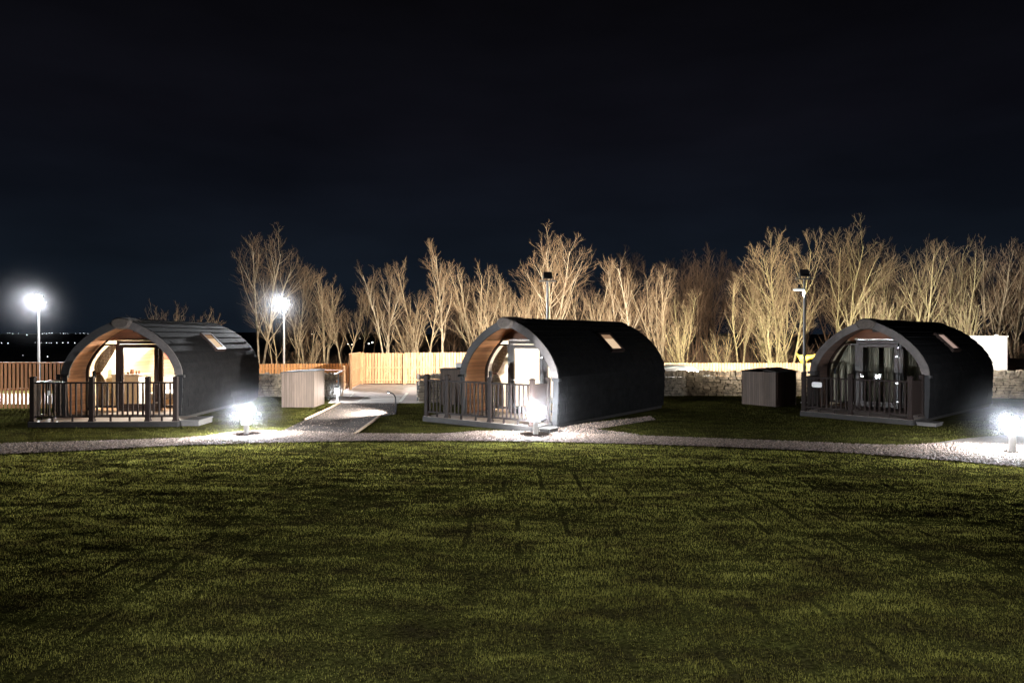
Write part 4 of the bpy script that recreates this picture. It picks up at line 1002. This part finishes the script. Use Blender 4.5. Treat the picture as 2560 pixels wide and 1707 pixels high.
# ------------------------------------------------------------------ trees
def grow(rr, h, stems, spread, density=1.0, low=.22, twig_r=.009, upright=.5):
    """returns trunk tubes and crown tubes: lists of (pts, radii)"""
    trunk, crown = [], []
    def branch(p, d, ln, r, lvl, out):
        n = (8, 6, 5, 4)[lvl]; pts = [p.copy()]; rad = [r]; dd = d.copy(); q = p.copy()
        up = upright * (.08, .26, .20, .12)[lvl]; wob = (.055, .085, .11, .13)[lvl]
        for i in range(n):
            dd = (dd + Vector((rr.gauss(0, wob), rr.gauss(0, wob), rr.gauss(0, wob * .5) + up))).normalized()
            q = q + dd * ln / n; pts.append(q.copy()); rad.append(max(r * (1 - .82 * (i + 1) / n), twig_r * .6))
        out.append((pts, rad))
        if lvl >= 3: return
        kids = max(2, int((15, 7.6, 4.1)[lvl] * density * (1 if lvl == 0 else min(1, ln / (1.6 if lvl == 1 else .8)))))
        lo_ = low if lvl == 0 else .2
        for k in range(kids):
            f = lo_ + (1 - lo_) * (k + rr.random()) / kids; fi = f * n; i = min(int(fi), n - 1); t_ = fi - i
            b = pts[i].lerp(pts[i + 1], t_); rb = rad[i] + (rad[i + 1] - rad[i]) * t_
            ax = (pts[i + 1] - pts[i]).normalized(); az = rr.uniform(0, 6.283)
            s = ax.orthogonal().normalized(); s = Matrix.Rotation(az, 3, ax) @ s
            an = R(rr.uniform(20, 44)) * (.8 + .45 * spread)
            nd = (ax * math.cos(an) + s * math.sin(an)).normalized()
            if lvl == 0: cl = h * rr.uniform(.20, .42) * (1.2 - .80 * f) * (.75 + .6 * spread)
            else: cl = ln * rr.uniform(.38, .70) * (1.15 - .55 * f)
            branch(b, nd, max(cl, .25), max(min(rb * .6, r * .5), twig_r), lvl + 1, trunk if lvl == 0 else crown)
    for s in range(stems):
        a = rr.uniform(0, 6.28); lean = rr.uniform(.03, .15) * (1 + stems * .30) if stems > 1 else .04
        d = Vector((math.cos(a) * lean, math.sin(a) * lean * .7, 1)).normalized(); hh = h * rr.uniform(.78, 1.0) if s else h * .97
        branch(Vector((math.cos(a) * .12 * (stems > 1), math.sin(a) * .12 * (stems > 1), -.3)), d, hh, h * .0125 * (1 if stems == 1 else .8), 0, trunk)
    return trunk, crown
def tubes_mesh(name, T, seg):
    Vs, Fs, base = [], [], 0
    ang = np.arange(seg) * 2 * np.pi / seg; ca, sa = np.cos(ang), np.sin(ang)
    by = {}
    for p, r in T: by.setdefault(len(p), []).append((p, r))
    for n, L_ in by.items():
        P = np.array([[tuple(q) for q in p] for p, _ in L_]); Rr = np.array([r for _, r in L_]); m = len(L_)
        D = np.gradient(P, axis=1); D /= np.linalg.norm(D, axis=2, keepdims=True) + 1e-9
        ref = np.where(np.abs(D[..., 1:2]) < .9, np.array([0, 1., 0]), np.array([1., 0, 0]))
        r_ = np.cross(D, ref); r_ /= np.linalg.norm(r_, axis=2, keepdims=True) + 1e-9; u_ = np.cross(r_, D)
        V = P[:, :, None] + (r_[:, :, None] * ca[None, None, :, None] + u_[:, :, None] * sa[None, None, :, None]) * Rr[:, :, None, None]
        V = V.reshape(-1, 3); k = np.arange(m)[:, None, None] * n * seg; j = np.arange(n - 1)[None, :, None] * seg; i = np.arange(seg)[None, None, :]; i2 = (i + 1) % seg
        F = np.stack([k + j + i, k + j + i2, k + j + seg + i2, k + j + seg + i], -1).reshape(-1, 4) + base
        Vs.append(V); Fs.append(F); base += len(V)
    return np_mesh(name, np.concatenate(Vs), np.concatenate(Fs))
protos = {}
def tree_proto(key, h, stems, spread, density, seed, low=.28, upright=.5):
    tr, cr = grow(random.Random(seed), h, stems, spread, density, low, upright=upright)
    protos[key] = (tubes_mesh('trunk', tr, 7), tubes_mesh('crown', cr, 3), h)
tree_proto('a', 10, 3, .9, 1.0, 1); tree_proto('b', 10, 3, .45, .95, 2); tree_proto('c', 10, 2, .35, 1.0, 3); tree_proto('d', 10, 1, .40, 1.1, 4)
tree_proto('e', 10, 4, .55, .85, 5); tree_proto('f', 10, 3, .8, 1.15, 6, .2); tree_proto('g', 10, 5, .40, .9, 8, .2); tree_proto('s', 5, 7, .8, .62, 9, .1)
tree_proto('k', 6, 2, .7, .45, 12, .3)
def tree(label, px, top, Y, key, rz, bark='bark', twig='twig', wide=1.0, group=None, base=0.0, name='bare_tree'):
    tr, cr, h0 = protos[key]
    p = AT(px, top + ((24 if px > 1350 else 16) if top < 720 else 0), Y); hgt = p.z - base; s = hgt / h0
    o = empty(name, (p.x, Y, base), rz, label, 'tree', group); o.scale = (s * wide, s * wide, s)
    for nm, me, mm in (('trunk', tr, bark), ('crown', cr, twig)):
        c = bpy.data.objects.new(nm, me); col.objects.link(c); c.parent = o
        if not me.materials: me.materials.append(M[mm])
        c.material_slots[0].link = 'OBJECT'; c.material_slots[0].material = M[mm]
    return o
GR = 'bare trees lit behind the pods'
TL = [
 ('tall wide bare tree whose trunk rises just behind the pod with the lit kitchen', 648, 590, 42, 'a', .3, 'w'),
 ('short knobbly bare tree right against the lit floodlight pole', 690, 765, 37, 'k', 1.0, 'n'),
 ('bare tree with fine spreading twigs just beyond the lit floodlight pole', 738, 655, 45, 'b', 2.0, 'n'),
 ('bare tree in the gap between the grey shed trees and the car park fence', 862, 700, 43, 'c', 5.1, 'n'),
 ('bare many stemmed tree above the pale grey shed', 812, 672, 44, 'e', .9, 'n'),
 ('slim dim bare tree directly over the angled end of the car park fence', 905, 690, 47, 'd', .2, 'n'),
 ('bare tree with several bright straight stems above the car park gate', 972, 645, 42, 'b', 4.2, 'w'),
 ('forked bare tree over the middle of the tall orange fence', 1062, 640, 42, 'c', 1.2, 'n'),
 ('narrow bright bare tree, tallest over the tall orange fence', 1110, 600, 42, 'd', 2.7, 'w'),
 ('bare tree standing just before the log end of the white glowing pod', 1190, 648, 43, 'g', 3.0, 'n'),
 ('bare tree directly behind the log end of the white glowing pod', 1268, 668, 44, 'e', 2.2, 'n'),
 ('broad high bare tree behind the floodlight above the white glowing pod', 1385, 588, 42, 'a', 3.9, 'w'),
 ('slender twin stemmed bare tree beside the floodlight over the pod roof', 1462, 628, 43, 'c', 4.0, 'n'),
 ('bare tree above the roof window of the white glowing pod', 1560, 626, 42, 'b', 5.4, 'w'),
 ('upright bare tree where the white glowing pod roof curves down', 1655, 648, 42, 'g', .4, 'n'),
 ('tall brownish bare tree set back beyond the curved rear of the white glowing pod', 1742, 612, 50, 'e', 4.1, 'b'),
 ('bare tree with leaning stems above the drystone wall between the pods', 1850, 665, 41, 'c', 2.2, 'r'),
 ('huge wide crowned bare tree behind the tall floodlight pole', 1975, 578, 40, 'f', 1.7, 'r'),
 ('tall bare tree behind the log end of the unlit pod', 2095, 570, 42, 'a', 5.3, 'r'),
 ('bare tree with many thin stems behind the ridge of the unlit pod', 2190, 640, 44, 'g', 2.6, 'r'),
 ('yellowish high bare tree behind the roof window of the unlit pod', 2300, 585, 42, 'b', 1.2, 'r'),
 ('slim bare tree in the gap above the log end of the white glowing pod', 1325, 690, 44, 'd', 1.3, 'n'),
 ('bare tree filling the gap above the drystone wall nearest the white glowing pod', 1712, 700, 43, 'b', 2.9, 'r'),
 ('bare tree between the leaning stems and the tall floodlight pole', 1912, 650, 45, 'b', 4.4, 'r'),
 ('straight bare tree rising over the middle of the unlit pod ridge', 2240, 620, 45, 'c', 3.4, 'r'),
 ('dense bare tree standing behind the curved rear of the unlit pod', 2385, 592, 43, 'e', 5.0, 'r'),
 ('tall bare tree standing behind the white container', 2465, 580, 46, 'g', 1.9, 'n'),
 ('bare tree beyond the far end of the white container', 2545, 585, 46, 'b', 3.3, 'n'),
 ('bare tree past the container, last one of the bright row', 2640, 585, 45, 'e', .7, 'n'),
]
MT = {'w': ('bark_w', 'twig_red'), 'n': ('bark', 'twig'), 'r': ('bark_r', 'twig_r'), 'b': ('twig_shaded', 'twig_shaded')}
for lab, px, top, Y, key, rz, mt in TL:
    b, w = MT[mt]; tree(lab, px, top, Y, key, rz, b, w, group=GR)
SH = [
 ('low bare shrub behind the fence above the pale grey shed', 770, 800, 39, 's', .2, 'n'), ('bushy bare shrub behind the fence between the unlit pod shed and the pole', 1940, 745, 38, 's', 1.0, 'r'),
 ('bare shrub behind the fence next to the curved rear of the white glowing pod', 1700, 800, 39, 's', 2.0, 'r'), ('bare shrub by the fence over the middle of the drystone wall', 1800, 830, 39, 's', 3.0, 'r'),
 ('bare shrub whose twigs show over the ridge of the kitchen pod', 405, 768, 36, 's', 4.0, 'n'), ('small bare shrub peeping over the roof window of the kitchen pod', 506, 786, 36, 's', 5.0, 'n'),
 ('bare shrub behind the ridge of the unlit pod', 2200, 730, 38, 's', .6, 'r'), ('bare shrub spreading beside the white container', 2420, 745, 39, 's', 1.6, 'r'),
 ('bare shrub in front of the dark gap over the tall orange fence', 1030, 770, 41, 's', 2.6, 'n'), ('bare shrub behind the log end of the white glowing pod', 1225, 740, 40, 's', 3.6, 'n'),
 ('bare shrub above the ridge of the white glowing pod beside the floodlight', 1310, 735, 40, 's', 4.6, 'n'), ('bare shrub above the ridge of the white glowing pod under its narrow trees', 1510, 740, 40, 's', 5.6, 'n'),
]
for lab, px, top, Y, key, rz, mt in SH:
    b, w = MT[mt]; tree(lab, px, top, Y, key, rz, b, w, group='bare shrubs behind the fence', name='bare_shrub')
rr = random.Random(5); keys = 'abcdefg'
X = 700
while X < 2900:
    for Y in (52, 60):
        if Y == 52 and X < 1000: continue
        top = (740 if X < 1150 else (690 if X < 1600 else 640)) + rr.uniform(-30, 40) + (8 if Y == 60 else 0)
        tree('dim bare tree in the crowded back row of the wood', X + rr.uniform(-20, 20), top, Y + rr.uniform(-3, 3), rr.choice(keys), rr.uniform(0, 6), 'twig_shaded', 'twig_shaded', group='dim trees in the back row of the wood')
    X += 82
# undergrowth: tangled thin stems
def under():
    T = []; r = random.Random(21)
    for i in range(3200):
        px = r.uniform(640, 2700); Y = r.uniform(38, 50); x = (px - 1280) / FPX * Y; p = Vector((x, Y, 0)); d = Vector((r.gauss(0, .5), r.gauss(0, .3), 1)).normalized(); ln = r.uniform(1.0, 2.8) * (1 if px > 1100 else .6)
        pts = [p.copy()]; rad = [.014]
        for k in range(3):
            d = (d + Vector((r.gauss(0, .28), r.gauss(0, .2), r.gauss(-.05, .15)))).normalized(); p = p + d * ln / 3; pts.append(p.copy()); rad.append(.012 - .003 * k)
        T.append((pts, rad))
    return tubes_mesh('undergrowth', T, 3)
o = link('undergrowth', under(), M['twig_shaded']); tag(o, 'tangled bare undergrowth at the foot of the wood', 'undergrowth', kind='stuff')
# soil bank beyond the container
m = MB(); n = 24; vs = []
for i in range(n):
    for j in range(12):
        x = 21 + 14 * i / (n - 1); y = 34 + 6 * j / 11; vs.append((x, y, -.2 + 1.9 * math.sin(math.pi * min(j / 11 * .9 + .1, 1)) * min(i / 5, 1) * (.8 + .25 * mnoise.noise(Vector((x * .5, y * .5, 0)))) + .1 * mnoise.noise(Vector((x * 2, y * 2, 0)))))
m.add(vs, [(i * 12 + j, (i + 1) * 12 + j, (i + 1) * 12 + j + 1, i * 12 + j + 1) for i in range(n - 1) for j in range(11)]); struct(m.build('soil_bank', M['soil'], smooth=True))

# ------------------------------------------------------------------ distant town lights
M['town'] = emis('town_light', (.85, .92, 1.0), 5.0); M['townw'] = emis('town_window', (1, .93, .75), 6.0)
def dots(name, L_, m, label):
    mb = MB()
    for px, py, s, Y in L_:
        p = AT(px, py, Y); r = s * .8 * Y / FPX
        mb.lathe([(.001, -r), (r * .8, -r * .6), (r, 0), (r * .8, r * .6), (.001, r)], p, 6)
    o = mb.build(name, m); tag(o, label, 'town lights', kind='stuff')
r = random.Random(4); D = []
for px in (19, 25, 31, 47, 100, 105, 110, 116, 122, 126, 130, 150, 158, 162, 168, 172, 190, 200, 208, 212, 220): D.append((px + r.uniform(-1, 1), 833.5 + r.uniform(-1.2, 1.2), r.uniform(.35, 1.0), 1400))
D.append((67, 837, 1.3, 1300))
for px, s in ((4, .9), (20, 1.2), (88, .5), (104, .6), (116, 1.0), (123, .6), (128, .8), (142, 1.0), (157, 1.1), (170, 1.0), (187, 1.1)): D.append((px, 857 + r.uniform(-1, 1), s, 240))
D.append((119, 891, 1.3, 70)); D.append((57, 888, .6, 75))
dots('town_lights', D, M['town'], 'tiny white lights of a far town beyond the slatted fence')
D = [(720, 849, .9, 250), (731, 848, .9, 250), (780, 835, .7, 250), (787, 835, .6, 250), (825, 841, 1.2, 250), (870, 860, 1.6, 120), (880, 861, 1.3, 120), (922, 859, 2.0, 120), (931, 856, 2.4, 120), (900, 846, .6, 250)]
dots('distant_lights', D, M['townw'], 'small warm lights glimpsed between the tree trunks')

# ------------------------------------------------------------------ house-side lights behind the camera
def wall_flood(label, loc, tgt, power, size=.12, colr=(.93, .96, 1.0), w=.4, so=R(120)):
    t = empty('yard_floodlight', (loc[0], loc[1], 0), 0, label, 'floodlight', 'yard floodlights behind the viewer')
    MB().lathe([(0, 0), (.06, 0), (.05, loc[2] - .2), (0, loc[2] - .2)], seg=12).build('pole', M['post'], t)
    f = (Vector(tgt) - Vector(loc)).normalized(); cen = Vector((0, 0, loc[2])); r_ = f.cross(Vector((0, 0, 1))).normalized(); u = r_.cross(f)
    def slab(w_, h_, o0, o1):
        vs = [cen + r_ * a * w_ / 2 + u * b * h_ / 2 + f * o for o in (o0, o1) for a, b in ((-1, -1), (1, -1), (1, 1), (-1, 1))]
        return MB().add(vs, [(3, 2, 1, 0), (4, 5, 6, 7), (0, 1, 5, 4), (1, 2, 6, 5), (2, 3, 7, 6), (3, 0, 4, 7)])
    slab(w, w * .7, -.22, -.12).build('lamp_head', M['black'], t); slab(w * .9, w * .6, -.118, -.11).build('lens', M['led'], t)
    lamp('SPOT', 'flood_bulb', loc, power, colr, size, target=tgt, spot_size=so, spot_blend=.6)
wall_flood('yard floodlight on a pole standing behind the viewer', (1.5, -3.0, 5.5), (1.2, 2.2, 0), 3700, so=R(65))

# ------------------------------------------------------------------ world and camera
w = bpy.data.worlds.new('World'); sc.world = w; w.use_nodes = True
n, l = w.node_tree.nodes, w.node_tree.links
bg = n['Background']; tc = n.new('ShaderNodeTexCoord'); sp = n.new('ShaderNodeSeparateXYZ'); l.new(tc.outputs['Generated'], sp.inputs[0])
cr = n.new('ShaderNodeValToRGB'); e = cr.color_ramp.elements
e[0].position = 0.0; e[0].color = (.0062, .0098, .0160, 1); e[1].position = 1.0; e[1].color = (.0022, .0020, .0030, 1)
for p, c in ((.08, (.0060, .0094, .0152)), (.18, (.0044, .0058, .0098)), (.28, (.0038, .0040, .0066)), (.45, (.0025, .0024, .0034))):
    x = e.new(p); x.color = (*c, 1)
l.new(sp.outputs['Z'], cr.inputs[0])
nz = n.new('ShaderNodeTexNoise'); nz.inputs['Scale'].default_value = 2.2; nz.inputs['Detail'].default_value = 4
mp = n.new('ShaderNodeMapping'); mp.inputs['Scale'].default_value = (1, 1, 3.5); l.new(tc.outputs['Generated'], mp.inputs[0]); l.new(mp.outputs[0], nz.inputs['Vector'])
mr = n.new('ShaderNodeMapRange'); mr.inputs['From Min'].default_value = .35; mr.inputs['From Max'].default_value = .7; mr.inputs['To Min'].default_value = .75; mr.inputs['To Max'].default_value = 1.35
l.new(nz.outputs['Fac'], mr.inputs[0]); v = n.new('ShaderNodeVectorMath'); v.operation = 'SCALE'; l.new(cr.outputs[0], v.inputs[0]); l.new(mr.outputs[0], v.inputs['Scale'])
l.new(v.outputs[0], bg.inputs[0]); bg.inputs[1].default_value = 1.0

cd = bpy.data.cameras.new('camera'); cam = bpy.data.objects.new('camera', cd); col.objects.link(cam); sc.camera = cam
cam.location = (0, 0, EYE); cam.rotation_euler = (R(90), 0, 0); cd.sensor_width = 36; cd.lens = 36 * FPX / 2560; cd.shift_y = -(853.5 - HZ) / 2560; cd.clip_end = 12000; cd.clip_start = .05
sc.view_settings.view_transform = 'Standard'; sc.view_settings.look = 'None'; sc.view_settings.exposure = 0; sc.view_settings.gamma = 1
cy = sc.cycles; cy.use_denoising = True; cy.max_bounces = 6; cy.diffuse_bounces = 3; cy.glossy_bounces = 3; cy.transparent_max_bounces = 12; cy.volume_bounces = 0
cy.sample_clamp_indirect = 4; cy.caustics_reflective = False; cy.caustics_refractive = False; cy.volume_step_rate = 1.0; cy.volume_max_steps = 128
